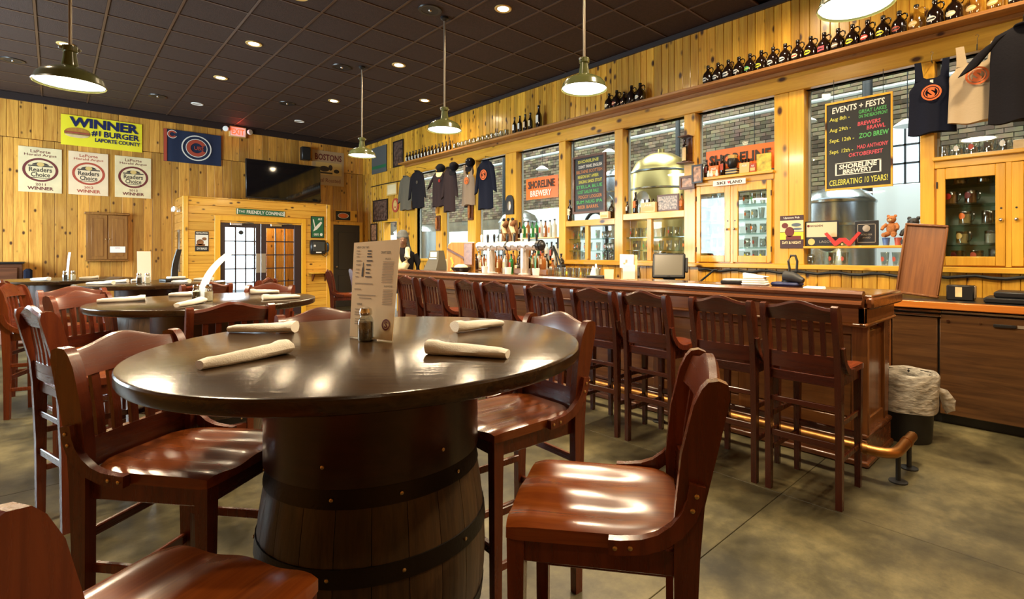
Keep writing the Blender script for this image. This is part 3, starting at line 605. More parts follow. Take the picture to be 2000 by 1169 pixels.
# ================================================================== FURNITURE
# ---- bar-height schoolhouse chair; local +y is the front, origin on the floor under the seat
def chair_meshes(MW, MX, MS):
    m = {}
    # saddle seat
    NX, NY = 20, 16; top = []; 
    def hw(v):               # half width along the depth, v 0 rear .. 1 front
        w = .192 + .010 * v
        if v < .16: w *= sqrt(max(0, 1 - ((.16 - v) / .16) ** 2 * .55))
        if v > .93: w -= (v - .93) * .10
        return w
    vs = []; fs = []
    for j in range(NY + 1):
        v = j / NY; y = -.186 + .420 * v
        for i in range(NX + 1):
            u = -1 + 2 * i / NX; x = u * hw(v)
            yy = y - (.012 * (abs(u) ** 3) if v > .5 else 0) * (v - .5) * 2
            fade = max(0, min(1, (v - .12) / .22)) * (1 - .25 * v) * max(0, 1 - abs(u) ** 6)
            dz = -.0125 * fade * max(math.exp(-((abs(u) - .44) / .27) ** 2), .35 * math.exp(-((v - .3) / .22) ** 2)) 
            dz -= .007 * max(0, (v - .86) / .14) ** 2
            dz -= .006 * max(0, abs(u) - .88) / .12
            vs.append((x, yy, .742 + dz))
    n1 = len(vs)
    for j in range(NY + 1):
        for i in range(NX + 1):
            x, y, z = vs[j * (NX + 1) + i]; vs.append((x, y, .704))
    I = lambda i, j, k=0: k * n1 + j * (NX + 1) + i
    for j in range(NY):
        for i in range(NX):
            fs.append((I(i, j), I(i + 1, j), I(i + 1, j + 1), I(i, j + 1)))
            fs.append((I(i, j, 1), I(i, j + 1, 1), I(i + 1, j + 1, 1), I(i + 1, j, 1)))
    for i in range(NX):
        fs.append((I(i, 0), I(i, 0, 1), I(i + 1, 0, 1), I(i + 1, 0))); fs.append((I(i, NY), I(i + 1, NY), I(i + 1, NY, 1), I(i, NY, 1)))
    for j in range(NY):
        fs.append((I(0, j), I(0, j + 1), I(0, j + 1, 1), I(0, j, 1))); fs.append((I(NX, j), I(NX, j, 1), I(NX, j + 1, 1), I(NX, j + 1)))
    m['seat'] = MB().add(vs, fs).mesh('seat', MS, 0.9)
    # back posts: one board cut to a curve, floor to top
    def post(x0, x1):
        front = [(-.172, 0), (-.168, .35), (-.166, .68), (-.168, .80), (-.182, .93), (-.208, 1.04), (-.226, 1.078)]
        back = [(-.262, 1.098), (-.282, 1.090), (-.286, 1.06), (-.262, .95), (-.232, .82), (-.222, .70), (-.210, .4), (-.206, 0)]
        mid = [(-.240, 1.094)]
        poly = front + mid + back
        return MB().prism(poly, x0, x1, 'yz')
    m['post_l'] = post(-.205, -.172).mesh('back_post', MW, .5); m['post_r'] = post(.172, .205).mesh('back_post', MW, .5)
    # crest rail, humped, bowed in plan
    rings = []
    for i in range(17):
        u = -1 + 2 * i / 16; x = u * .172; yb = -.250 - .016 * (1 - u * u)
        zt = 1.078 + .040 * math.exp(-(u / .58) ** 2) - (.0 if abs(u) < .9 else .0); zb = 1.004 + .004 * (1 - u * u)
        lean = .022
        rings.append([(x, yb + .013 + lean, zb), (x, yb - .013 + lean, zb), (x, yb - .016 - .004, zt - .014), (x, yb - .010 - .002, zt), (x, yb + .006, zt), (x, yb + .012, zt - .012)])
    m['crest'] = MB().loft(rings).mesh('crest_rail', MX, .6)
    # lower back rail
    rings = []
    for i in range(9):
        u = -1 + 2 * i / 8; x = u * .173; y = -.200 - .012 * (1 - u * u)
        rings.append([(x, y + .010, .728), (x, y - .012, .728), (x, y - .018, .818), (x, y + .004, .818)])
    m['rail'] = MB().loft(rings).mesh('back_rail', MX, .5)
    for i in range(5):
        x = -.118 + .059 * i; q = 1 - (x / .172) ** 2
        y0 = -.207 - .012 * q; y1 = -.232 - .014 * q
        m['slat%d' % i] = MB().loft([[(x - .013, y + .006, z), (x + .013, y + .006, z), (x + .013, y - .006, z), (x - .013, y - .006, z)] for y, z in ((y0, .812), (y0 - .006, .88), (y1, 1.012))]).mesh('slat', MW, .5)
    # bent side brackets
    for sx, nm in ((-1, 'brk_l'), (1, 'brk_r')):
        path = [(-.216, .872), (-.210, .835), (-.196, .800), (-.172, .768), (-.138, .742), (-.098, .727), (-.050, .721), (-.022, .720)]
        rings = []
        for k, (y, z) in enumerate(path):
            a = Vector((path[min(k + 1, 7)][0] - path[max(k - 1, 0)][0], path[min(k + 1, 7)][1] - path[max(k - 1, 0)][1])).normalized()
            nx, nz = -a[1], a[0]; t = .017
            xi, xo = sx * .200, sx * .222
            rings.append([(xi, y + nx * t, z + nz * t), (xo, y + nx * t, z + nz * t), (xo, y - nx * t, z - nz * t), (xi, y - nx * t, z - nz * t)])
        m[nm] = MB().loft(rings).mesh('side_bracket', MW, .6)
    _s = MB().lathe([(.0055, 0), (.0055, .003), (.003, .0045)], 8)
    m['screw'] = _s.mesh('screw', M['screw'], .6)
    # front legs, aprons, stretchers
    for sx, nm in ((-1, 'fleg_l'), (1, 'fleg_r')):
        x = sx * .172; rings = []
        for z, h in ((0, .015), (.5, .0185), (.706, .021)):
            rings.append([(x - h, .200 - h, z), (x + h, .200 - h, z), (x + h, .200 + h, z), (x - h, .200 + h, z)])
        m[nm] = MB().loft(rings).mesh('front_leg', MW, .4)
        m['apron' + nm[-1]] = MB().box(sx * .163, sx * .183, -.17, .185, .645, .705, .003).mesh('side_apron', MW, 0)
        m['st1' + nm[-1]] = MB().box(sx * .166, sx * .182, -.17, .19, .225, .255, .003).mesh('side_stretcher', MW, 0)
        m['st2' + nm[-1]] = MB().box(sx * .166, sx * .182, -.17, .19, .425, .455, .003).mesh('side_stretcher', MW, 0)
    m['apron_f'] = MB().box(-.155, .155, .192, .210, .645, .705, .003).mesh('front_apron', MX, 0)
    m['apron_b'] = MB().box(-.172, .172, -.198, -.180, .650, .705, .003).mesh('rear_apron', MX, 0)
    m['foot'] = MB().box(-.158, .158, .188, .214, .285, .322, .005).mesh('foot_rail', MX, 0)
    m['bst1'] = MB().box(-.173, .173, -.200, -.184, .315, .352, .003).mesh('back_stretcher', MX, 0)
    m['bst2'] = MB().box(-.173, .173, -.200, -.184, .520, .550, .003).mesh('back_stretcher', MX, 0)
    return m
CM = chair_meshes(M['mahog'], M['mahog_x'], M['mahog_seat'])
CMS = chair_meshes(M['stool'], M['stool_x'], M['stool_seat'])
CHAIR_PARTS = [('seat', 'seat'), ('back_post', 'post_l'), ('back_post', 'post_r'), ('crest_rail', 'crest'), ('back_rail', 'rail')] + [('slat', 'slat%d' % i) for i in range(5)] + \
    [('side_bracket', 'brk_l'), ('side_bracket', 'brk_r'), ('front_leg', 'fleg_l'), ('front_leg', 'fleg_r'), ('side_apron', 'apronl'), ('side_apron', 'apronr'), ('front_apron', 'apron_f'), ('rear_apron', 'apron_b'),
     ('side_stretcher', 'st1l'), ('side_stretcher', 'st1r'), ('side_stretcher', 'st2l'), ('side_stretcher', 'st2r'), ('foot_rail', 'foot'), ('back_stretcher', 'bst1'), ('back_stretcher', 'bst2')]
def chair(x, y, fx, fy, label, group, screws=False, name='high_chair', cat='chair'):
    t = thing(name, label, cat, (x, y, 0), atan2(-fx, fy), group)
    for nm, k in CHAIR_PARTS:
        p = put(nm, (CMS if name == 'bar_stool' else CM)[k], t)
        if screws and k in ('brk_l', 'brk_r'):
            sx = -1 if k[-1] == 'l' else 1
            for yy, zz in ((-.213, .850), (-.204, .818), (-.070, .7235), (-.036, .7205)):
                put('screw', CM['screw'], p, (sx * .222, yy, zz), 0, (0, sx * pi / 2, 0))
    return t
G1 = 'high chairs around the nearest barrel table'
chair(.328, 2.030, .62, -.78, 'red-brown high chair left of the nearest barrel table, its polished seat half under the tabletop', G1, True)
chair(.09, 1.12, .87, .49, 'red-brown high chair cut off by the bottom left corner of the view', G1, True)
chair(1.06, .885, -.59, .807, 'large glossy red-brown high chair in the right foreground with light streaks on its seat', G1, True)
chair(1.355, 1.63, -1, .05, 'high chair behind the right edge of the nearest table, striped reflections on its seat', G1, True)
chair(.93, 2.27, .02, -1, 'high chair behind the nearest barrel table, only its crest showing left of the menu card', G1)
G2 = 'high chairs around the second barrel table'
chair(.70, 3.43, .05, 1, 'high chair with its plain dark back to us, in front of the second barrel table', G2)
chair(.175, 3.70, .97, .25, 'high chair seen edge-on at the left, long back legs beside the nearest left chair', G2)
chair(.28, 4.605, .63, -.78, 'high chair tucked under the left end of the second barrel table', G2)
chair(1.18, 4.745, -.70, -.71, 'high chair behind the second barrel table, crest against the entrance doors', G2)
chair(.165, 5.22, .25, -.97, 'dark high chair facing us between the second and third tables at the left', G2)
G3 = 'high chairs around the third barrel table'
chair(.955, 5.75, -.15, .98, 'high chair in front of the third table, crest left of the curled white menu', G3)
chair(1.42, 6.15, -.80, .60, 'high chair right of the third barrel table, its dark crest left of the entrance doors', G3)
chair(-.04, 6.28, .94, -.35, 'high chair near the left edge of view, white light on its inner back rail', G3)
chair(-.10, 7.30, 1, 0, 'farthest left high chair, its crest just above the chair with white light on its back', G3)
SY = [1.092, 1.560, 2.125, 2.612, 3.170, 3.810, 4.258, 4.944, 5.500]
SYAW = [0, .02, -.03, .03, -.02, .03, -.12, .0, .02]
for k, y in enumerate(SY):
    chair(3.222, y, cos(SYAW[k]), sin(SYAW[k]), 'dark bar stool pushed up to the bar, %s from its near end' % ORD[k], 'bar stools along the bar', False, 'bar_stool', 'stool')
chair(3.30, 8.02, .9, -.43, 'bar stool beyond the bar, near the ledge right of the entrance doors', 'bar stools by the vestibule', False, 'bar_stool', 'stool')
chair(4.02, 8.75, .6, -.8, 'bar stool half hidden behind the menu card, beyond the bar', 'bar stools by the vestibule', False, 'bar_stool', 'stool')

# ---- barrel tables
BP = [(.265, 0), (.288, .10), (.310, .22), (.322, .33), (.325, .42), (.322, .50), (.312, .60), (.298, .70), (.285, .76)]
def brad(z):
    for (r0, a), (r1, b) in zip(BP, BP[1:]):
        if a <= z <= b: return r0 + (r1 - r0) * (z - a) / (b - a)
    return BP[-1][0]
S = 1.10
NST = 22
def stave_mesh():
    da = pi / NST * .982; rings = []
    for r, z in BP:
        r *= S; ro = r; ri = r - .022
        rings.append([(ro * cos(-da), ro * sin(-da), z), ((ro + .002) * cos(-da * .5), (ro + .002) * sin(-da * .5), z), ((ro + .002) * cos(da * .5), (ro + .002) * sin(da * .5), z), (ro * cos(da), ro * sin(da), z), (ri * cos(da), ri * sin(da), z), (ri * cos(-da), ri * sin(-da), z)])
    return MB().loft(rings).mesh('stave', M['stave'], .5)
STV = stave_mesh()
def hoop_mb(z0, z1):
    a, b = brad(z0) * S + .003, brad(z1) * S + .003
    return MB().lathe([(a - .004, z0), (a + .003, z0), (b + .003, z1), (b - .004, z1), (a - .004, z0)], 44, caps=False)
HOOPS = [hoop_mb(z0, z1).mesh('hoop', M['hoop'], .6) for z0, z1 in ((.05, .095), (.235, .285), (.485, .535), (.685, .735))]
def tabletop_mesh():
    Rt = .677; return MB().lathe([(.001, 0), (Rt - .012, 0), (Rt - .004, .004), (Rt, .012), (Rt, .036), (Rt - .003, .041), (Rt - .008, .043), (.001, .043)], 96)
TT = tabletop_mesh().mesh('tabletop', M['table'], .5)
DRUMZ = .300
def barrel_table(x, y, h, label):
    t = thing('barrel_table', label, 'table', (x, y, 0), radians(-44), 'barrel tables')
    put('tabletop', TT, t, (0, 0, h - .043))
    rd = .335
    part('table_drum', MB().lathe([(rd - .02, .735), (rd, .74), (rd, h - .044), (rd - .02, h - .0435)], 64), M['drum'], t, .5)
    b = part('barrel_head', MB().lathe([(.001, .70), (.29, .70), (.29, .735), (.001, .735)], 32), M['stave'], t, .5)
    for k in range(NST): put('stave', STV, t, (0, 0, 0), 2 * pi * k / NST)
    for k, hm in enumerate(HOOPS):
        hp = put('hoop', hm, t)
        z = (.0725, .26, .51, .71)[k]
        for a in (-46, -14, 20, 75, 160, 250):
            aa = radians(a - 46); r = brad(z) * S + .006
            put('rivet', CM['screw'], hp, (r * cos(aa), r * sin(aa), z), 0, (0, pi / 2, aa))
    for a in (-50, 8, 70): 
        aa = radians(a - 46); put('screw', CM['screw'], t, (rd * cos(aa), rd * sin(aa), .80), 0, (0, pi / 2, aa))
    return t
barrel_table(.778, 1.640, 1.083, 'nearest round table on an oak barrel, four rolled napkins and a menu card on it')
barrel_table(.788, 4.270, 1.048, 'second round barrel table, behind the nearest one, with the curled white menu on it')
barrel_table(.790, 7.150, 1.048, 'third round barrel table, farthest along the row, with an upright white menu on it')
barrel_table(.10, 8.85, 1.048, 'small-looking round table at the far left beside the wall, behind the third barrel table')

# ---- napkin rolls
def napkin_mesh(L, r, seed):
    rr = random.Random(seed); rings = []; N = 14
    for i in range(11):
        t = i / 10; y = (t - .5) * L
        rad = r * (1.0 + .28 * t + (.18 if t > .85 else 0) - (.15 if i == 0 else 0))
        ring = []
        for j in range(N):
            a = 2 * pi * j / N
            k = 1 + .10 * sin(3 * a + 5 * t) + rr.uniform(-.04, .04)
            z = max(0, rad * .82 + rad * .86 * k * sin(a)); ring.append((y, rad * 1.25 * k * cos(a), z))
        rings.append(ring)
    mb = MB().loft(rings)
    # loose folded flap lying along the roll
    fl = [[(y, -r * 1.3, r * .9), (y, -r * .2, r * 1.75 + .003), (y, r * 1.15, r * .85), (y, r * 1.1, r * .75), (y, -r * .2, r * 1.62), (y, -r * 1.2, r * .8)] for y in (-.05 * L, .20 * L, .38 * L, .49 * L)]
    mb.loft(fl)
    return mb.mesh('napkin', M['napkin'], .9)
NK = [napkin_mesh(.235, .017, s) for s in (1, 2, 3)]
def napkin(xa, ya, xb, yb, h, label, group):
    o = put('rolled_napkin', NK[R.randrange(3)], None, ((xa + xb) / 2, (ya + yb) / 2, h + .0005), atan2(yb - ya, xb - xa))
    L = hypot(xb - xa, yb - ya); o.scale = (L / .235, 1, 1); tag(o, label, 'napkin', group)
GN = 'rolled napkins on the nearest table'
napkin(.264, 1.551, .494, 1.623, 1.083, 'rolled cream napkin at the front left of the nearest table', GN)
napkin(.470, 2.205, .645, 2.030, 1.083, 'rolled cream napkin at the back left of the nearest table', GN)
napkin(.915, 1.117, .794, 1.334, 1.083, 'rolled cream napkin at the front right of the nearest table', GN)
napkin(1.300, 1.627, 1.078, 1.629, 1.083, 'rolled cream napkin at the back right of the nearest table', GN)
GN = 'rolled napkins on the second table'
napkin(.200, 4.50, .448, 4.46, 1.048, 'rolled napkin on the left end of the second table', GN)
napkin(.532, 3.807, .700, 4.02, 1.048, 'rolled napkin slanting toward the shakers on the second table', GN)
napkin(1.285, 3.956, 1.044, 3.964, 1.048, 'front one of the two rolled napkins at the right of the second table', GN)
napkin(1.32, 4.55, 1.13, 4.62, 1.048, 'rear one of the two rolled napkins at the right of the second table', GN)
napkin(.62, 4.78, .80, 4.72, 1.048, 'rolled napkin behind the shakers on the second table', GN)
GN = 'rolled napkins on the third table'
napkin(.40, 7.42, .58, 7.30, 1.048, 'rolled napkin on the left side of the third table', GN)
napkin(.63, 7.55, .80, 7.58, 1.048, 'rolled napkin behind the upright menu on the third table', GN)
napkin(.93, 6.92, 1.06, 6.76, 1.048, 'rolled napkin right of the upright menu on the third table', GN)
napkin(1.20, 7.35, 1.36, 7.22, 1.048, 'rolled napkin at the far right of the third table', GN)
napkin(.24, 7.14, .44, 6.98, 1.048, 'rolled napkin at the front left edge of the third table', GN)
GN = 'rolled napkins on the table by the wall'
napkin(-.20, 8.72, -.05, 8.55, 1.048, 'left rolled napkin on the far left table by the wall', GN)
napkin(.22, 8.65, .40, 8.62, 1.048, 'right rolled napkin on the far left table by the wall', GN)

# ---- shakers, menu cards
def shaker(x, y, h, label, fill, group, s=1.0):
    t = thing('shaker', label, 'shaker', (x, y, h), .3, group); t.scale = (s, s, s)
    part('shaker_glass', MB().lathe([(.020, 0), (.025, .004), (.026, .012), (.026, .066), (.022, .078), (.018, .084), (.0185, .094)], 12), M['glass'], t)
    part('filling', MB().lathe([(.001, .005), (.0225, .005), (.0225, .064), (.001, .066)], 12), M[fill], t)
    part('shaker_cap', MB().lathe([(.0195, .088), (.021, .090), (.021, .100), (.018, .110), (.008, .115), (.001, .1155)], 16), M['chrome'], t)
shaker(.752, 1.668, 1.083, 'glass pepper shaker with a steel cap before the menu card on the nearest table', 'pepper', 'shakers on the nearest table', 1.0)
shaker(.695, 4.19, 1.048, 'glass pepper shaker beside the curled menu on the second table', 'pepper', 'shakers on the second table')
shaker(.760, 4.15, 1.048, 'glass salt shaker right of the pepper on the second table', 'salt', 'shakers on the second table')
shaker(.650, 7.00, 1.048, 'glass pepper shaker at the foot of the upright menu on the third table', 'pepper', 'shakers on the third table')
shaker(.715, 6.95, 1.048, 'glass salt shaker at the foot of the upright menu on the third table', 'salt', 'shakers on the third table')
shaker(.09, 8.50, 1.048, 'dark pepper shaker on the far left table by the wall', 'pepper', 'shakers on the table by the wall')
shaker(.16, 8.48, 1.048, 'pale salt shaker on the far left table by the wall', 'salt', 'shakers on the table by the wall')

t = thing('menu_card', 'tall kraft-coloured menu card standing in a clip on the nearest table', 'menu', (.772, 1.698, 1.083), 0)
t.rotation_euler = (radians(-7), 0, atan2(-.227, .071)); 
W2, H2 = .112, .318
part('card', MB().add([(-W2 * 1.02, 0, .335), (W2 * .98, 0, .345), (W2 * 1.03, 0, .004), (-W2 * .80, 0, .004), (-W2 * 1.02, .0016, .335), (W2 * .98, .0016, .345), (W2 * 1.03, .0016, .004), (-W2 * .80, .0016, .004)],
     [(0, 1, 2, 3), (7, 6, 5, 4), (0, 4, 5, 1), (1, 5, 6, 2), (2, 6, 7, 3), (3, 7, 4, 0)]), M['menu'], t, 0)
ink = MB(); gi = MB()
rp = random.Random(4)
ink.merge(text_mb('NEW ON TAP', .060, .0085, -.066, .318, -.0012)); ink.merge(text_mb('DRAFT BEER', .046, .0085, .050, .300, -.0012)); ink.merge(text_mb('ALES', .026, .006, .062, .278, -.0012))
ink.merge(text_mb('SANDWICHES', .040, .006, .075, .184, -.0012)); ink.merge(text_mb('WINE', .026, .008, -.055, .118, -.0012))
for k, z in enumerate((.305, .295, .285, .27, .256, .24, .228, .214)):
    gi.merge(rect_mb(-.095 + k * .0008, -.078 + k * .0008 + rp.uniform(-.004, .008), z - .0015, z + .0015, -.0012))
    ink.merge(rect_mb(-.040, -.018 + rp.uniform(-.004, .010), z - .002, z + .002, -.0012))
for k in range(14): gi.merge(rect_mb(.040, .094 + rp.uniform(-.006, .0), .268 - k * .0055 - .001, .268 - k * .0055 + .001, -.0012))
for k in range(10): gi.merge(rect_mb(.052, .100 + rp.uniform(-.006, 0), .172 - k * .0055 - .001, .172 - k * .0055 + .001, -.0012))
for z, a, b in ((.190, -.088, .0), (.170, -.088, -.055), (.150, -.07, .02), (.140, -.06, .0), (.1, -.075, -.02), (.09, -.075, -.02), (.082, -.075, -.03), (.066, -.07, -.02), (.058, -.07, -.02), (.05, -.07, -.02)):
    gi.merge(rect_mb(a, b, z - .0015, z + .0015, -.0012))
bt = MB().add([(-.055 + u, -.0012, .24 + v) for u, v in ((-.004, -.026), (.004, -.026), (.0045, .0), (.0018, .010), (.0018, .024), (-.0018, .024), (-.0018, .010), (-.0045, 0))], [tuple(range(8))])
ink.merge(bt)
part('printed_headings', ink, M['ink'], t, 0); part('printed_text', gi, M['greyink'], t, 0)
lg = disc_mb(.080, .055, .019, .019, -.0012, inner=.72); lg.merge(text_mb('S', .016, .022, .080, .055, -.0012, bold=.03))
part('printed_emblem', lg, M['maroon'], t, 0)
part('menu_clip', MB().box(-.02, .03, -.012, .014, 0, .012, .002), M['chrome'], t)
def curled_menu(x, y, h, rz, label, curl, w, L):
    t = thing('menu_card', label, 'menu', (x, y, h), rz, 'white menus on the far tables')
    ring = []
    for i in range(13):
        s = i / 12; z = .01 + L * (s - .12 * curl * s * s); d = curl * L * s * s * .55
        ring.append([(-w / 2, d, z), (w / 2, d, z), (w / 2, d + .002, z), (-w / 2, d + .002, z)])
    part('card', MB().loft(ring), M['paper'], t, .9); part('menu_clip', MB().box(-.02, .02, -.015, .018, 0, .012, .002), M['chrome'], t)
curled_menu(.735, 4.235, 1.048, radians(-72), 'white menu on the second table, curling over to the right', .95, .10, .36)
curled_menu(.700, 7.06, 1.048, radians(5), 'white menu standing upright on the third table', .10, .12, .34)
curled_menu(.11, 8.60, 1.048, radians(-85), 'thin white menu seen edge-on on the far left table by the wall', .12, .20, .33)
t = thing('caddy', 'small dark caddy with a curved black card stand behind the third table', 'caddy', (1.00, 7.34, 1.048), .3)
part('caddy_tray', MB().box(-.12, .12, -.08, .08, 0, .03, .005), M['black'], t); part('card_stand', MB().loft([[(-.03 + .06 * s * s, -.01, .03 + .34 * s), (.04 + .06 * s * s - .02 * s, -.01, .03 + .34 * s), (.04 + .06 * s * s - .02 * s, .01, .03 + .34 * s), (-.03 + .06 * s * s, .01, .03 + .34 * s)] for s in (0, .3, .6, 1)]), M['black'], t)
part('packets', MB().box(-.06, .10, -.06, .05, .03, .055, .008), M['white'], t)

# ---- the bar
BX0, BX1, BYN, BYF = 3.66, 4.42, .93, 7.25
t = thing('bar_counter', 'long dark wood bar with a moulded front rail and a pale glossy top', 'bar', (0, 0, 0))
part('bar_top', MB().box(3.70, BX1, .915, BYF, 1.075, 1.11, .006).box(3.70, 5.06, 6.62, BYF, 1.0755, 1.1105, .006), M['bar_top'], t)
prof = [(3.72, 1.108), (3.70, 1.128), (3.675, 1.138), (3.645, 1.134), (3.63, 1.118), (3.632, 1.100), (3.645, 1.090), (3.640, 1.078), (3.618, 1.070), (3.612, 1.054), (3.628, 1.040), (3.662, 1.032), (3.68, 1.02), (3.72, 1.02)]
part('front_rail', MB().prism(prof, .955, BYF, 'xz'), M['bar_y'], t, .6)
part('end_rail', MB().box(3.68, BX1 + .02, .905, .95, 1.022, 1.095, .012), M['bar_y'], t)
part('apron', MB().box(3.675, 3.72, .95, BYF, .928, 1.03, .004).box(3.675, BX1 - .02, .95, .99, .928, 1.03, .004), M['bar_apron'], t)
part('apron_moulding', MB().box(3.662, 3.73, .938, BYF, .908, .930, .008).box(3.662, BX1 - .01, .937, .985, .9085, .9305, .008), M['bar_apron'], t)
part('bar_body', MB().box(3.80, 4.34, 1.02, BYF, .02, 1.08, 0).box(3.8, 5.04, 6.7, BYF, .021, 1.075), M['bar_z'], t, 0)
FX = 3.785
y = 1.0; nP = 8; pw = (BYF - 1.0 - .05) / nP
for k in range(nP + 1):
    part('front_stile', MB().box(FX - .012, 3.81, y + k * pw - .045, y + k * pw + .055, .20, .91, .006), M['bar_z'], t)
for z0, z1 in ((.20, .29), (.56, .62), (.84, .91)):
    part('front_rail_board', MB().box(FX - .008, 3.81, 1.0, BYF, z0, z1, .005), M['bar_panel'], t)
for k in range(nP):
    a, b = y + k * pw + .055, y + (k + 1) * pw - .045
    for z0, z1 in ((.29, .56), (.62, .84)):
        part('front_panel', MB().box(FX + .004, 3.81, a, b, z0, z1, .012), M['bar_panel'], t)
# near end: framed panel and a tapering corner bracket
part('end_stile', MB().box(3.775, 3.87, .975, 1.02, .20, .91, .005), M['bar_z'], t)
part('end_stile', MB().box(4.25, 4.34, .975, 1.02, .20, .91, .005), M['bar_z'], t)
part('end_panel', MB().box(3.87, 4.25, .995, 1.02, .26, .86, .012), M['bar_z'], t)
part('end_stile', MB().box(3.87, 4.25, .985, 1.02, .20, .28, .005), M['bar_z'], t)
part('corner_bracket', MB().prism([(4.34, .91), (4.30, .91), (4.30, .25), (4.36, .25), (4.375, .5), (4.395, .75), (4.40, .91)], .978, 1.03, 'xz'), M['bar_y'], t)
part('plinth', MB().box(3.755, 4.36, .962, BYF, 0, .17, .006), M['bar_y'], t); part('plinth_cap', MB().box(3.765, 4.37, .955, BYF, .17, .205, .010), M['bar_y'], t)
part('plinth_shoe', MB().box(3.73, 4.37, .945, BYF, 0, .04, .010), M['bar_y'], t)
# copper foot rail
t = thing('foot_rail', 'copper foot rail along the front of the bar, turning at its near end', 'foot rail', (0, 0, 0))
pts = [(3.56, 7.1, .185), (3.56, .86, .185)] + [(3.56 + .09 * (1 - cos(a)), .86 - .09 * sin(a), .185) for a in (pi / 6, pi / 3, pi / 2)] + [(4.02, .77, .185)]
part('pipe', MB().tube(pts, .031, 14), M['copper'], t, .8)
for p in ((3.56, 1.9), (3.56, .93)):
    part('pipe_joint', MB().cyl((p[0], p[1] - .025, .185), (p[0], p[1] + .025, .185), .035, n=14), M['copper'], t)
part('pipe_joint', MB().cyl((3.85, .77, .185), (3.90, .77, .185), .035, n=14), M['copper'], t)
part('pipe_end', MB().sphere((4.02, .77, .185), .032, n=12, m=6), M['copper'], t)
for y in (.80, 2.4, 4.0, 5.6):
    x = 3.66 if y < 1 else 3.56; part('rail_bracket', MB().cyl((x, y if y > 1 else .77, 0), (x, y if y > 1 else .77, .16), .014, n=8).lathe([(.05, 0), (.05, .008), (.02, .012)], 14, (x, y if y > 1 else .77, 0)), M['iron'], t)
part('rail_bracket', MB().cyl((3.94, .77, 0), (3.94, .77, .16), .014, n=8).lathe([(.05, 0), (.05, .008), (.02, .012)], 14, (3.94, .77, 0)), M['iron'], t)

# ---- back counter and the bottle cooler
t = thing('back_counter', 'back-bar counter under the windows with an orange wood edge', 'counter')
part('worktop', MB().box(5.13, WX - .02, -1.4, 8.3, .955, .985, .003), M['black'], t); part('counter_edge', MB().box(5.10, 5.135, -1.4, 8.3, .925, .984, .006), M['counter_edge'], t)
part('counter_base', MB().box(5.22, WX - .02, 1.15, 8.3, .02, .94), M['bar_z'], t, 0)
t = thing('bottle_cooler', 'low back-bar cooler with dark wood-grain doors at the right', 'cooler')
part('cooler_body', MB().box(5.19, WX - .03, -1.4, 1.13, .10, .90), M['black'], t, 0)
part('metal_strip', MB().box(5.14, 5.2, .79, 1.13, .895, .915, .003).box(5.13, 5.2, .79, 1.13, .862, .88, .003), M['chrome'], t); part('metal_strip', MB().box(5.15, 5.2, -1.4, .79, .895, .915, .003), M['steel'], t)
for a, b in ((.815, 1.125), (-.06, .80), (-1.0, -.075)):
    dpt = part('cooler_door', MB().box(5.145, 5.195, a, b, .085, .855 if a > .8 else .885, .006), M['cooler'], t)
    if a < .8:
        part('door_handle', MB().box(5.130, 5.150, b - .46, b - .33, .815, .838, .003), M['black'], dpt); part('door_label', MB().box(5.141, 5.147, b - .56, b - .465, .816, .838, .001), M['pushplate'], dpt)
        for q in (.055, .255): part('door_lock', MB().cyl((5.135, b - q, .835), (5.147, b - q, .835), .012 if q < .1 else .006, n=10), M['chrome'], dpt)
part('kick_plate', MB().box(5.22, 5.3, -1.4, 1.13, 0, .09), M['black'], t, 0)

# ================================================================== LAMPS AND CEILING FIXTURES
def pendant(x, y, z, label, e=62):
    t = thing('pendant_lamp', label, 'lamp', (x, y, z), 0, 'green enamel pendant lamps')
    r = .205
    part('lamp_shade', MB().lathe([(r, 0), (r + .003, .006), (r - .006, .016), (r * .93, .05), (r * .78, .085), (r * .52, .112), (r * .30, .125), (r * .24, .135), (r * .20, .132), (r * .50, .104), (r * .75, .078), (r * .90, .046), (r - .012, .012), (r - .004, .002), (r, 0)], 36, caps=False), M['lampgreen'], t, .9)
    part('shade_lining', MB().lathe([(r - .013, .012), (r * .89, .045), (r * .74, .076), (r * .49, .102), (.03, .118)], 36, caps=False), M['lampwhite'], t, .9)
    part('bulb', MB().lathe([(.001, .018), (r * .55, .020), (r * .86, .026), (r * .86, .032), (.001, .036)], 28), M['bulb'], t)
    part('lamp_neck', MB().lathe([(.050, .132), (.048, .15), (.040, .20), (.036, .235), (.045, .240), (.047, .262), (.045, .280), (.02, .288)], 18), M['lampgreen'], t)
    for a in (0, pi):
        part('neck_lug', MB().sphere((.052 * cos(a), .052 * sin(a), .262), .012, n=8, m=6), M['pipe_white'], t)
    part('lamp_stem', MB().cyl((0, 0, .28), (0, 0, CH - z), .0115, n=10), M['pushplate'], t); part('ceiling_cup', MB().lathe([(.05, CH - z), (.048, CH - z - .02), (.015, CH - z - .045)], 16), M['black'], t)
    light('pendant_glow', 'AREA', (x, y, z + .005), e, (1.0, .78, .50), (0, 0, 0), shape='DISK', size=.34)
pendant(3.41, .93, 2.83, 'green pendant lamp cut by the top edge of the view, nearest over the bar')
pendant(3.40, 3.08, 2.83, 'second green pendant lamp over the bar from the near end')
pendant(3.41, 5.37, 2.86, 'third green pendant lamp over the bar from the near end')
pendant(3.40, 7.67, 2.86, 'farthest green pendant lamp over the bar, in front of the far corner')
pendant(.08, 5.11, 2.60, 'green pendant lamp hanging alone at the left over the tables')
pendant(.08, 2.90, 2.60, 'green pendant lamp above the top edge of the view, over the nearest table', 34)
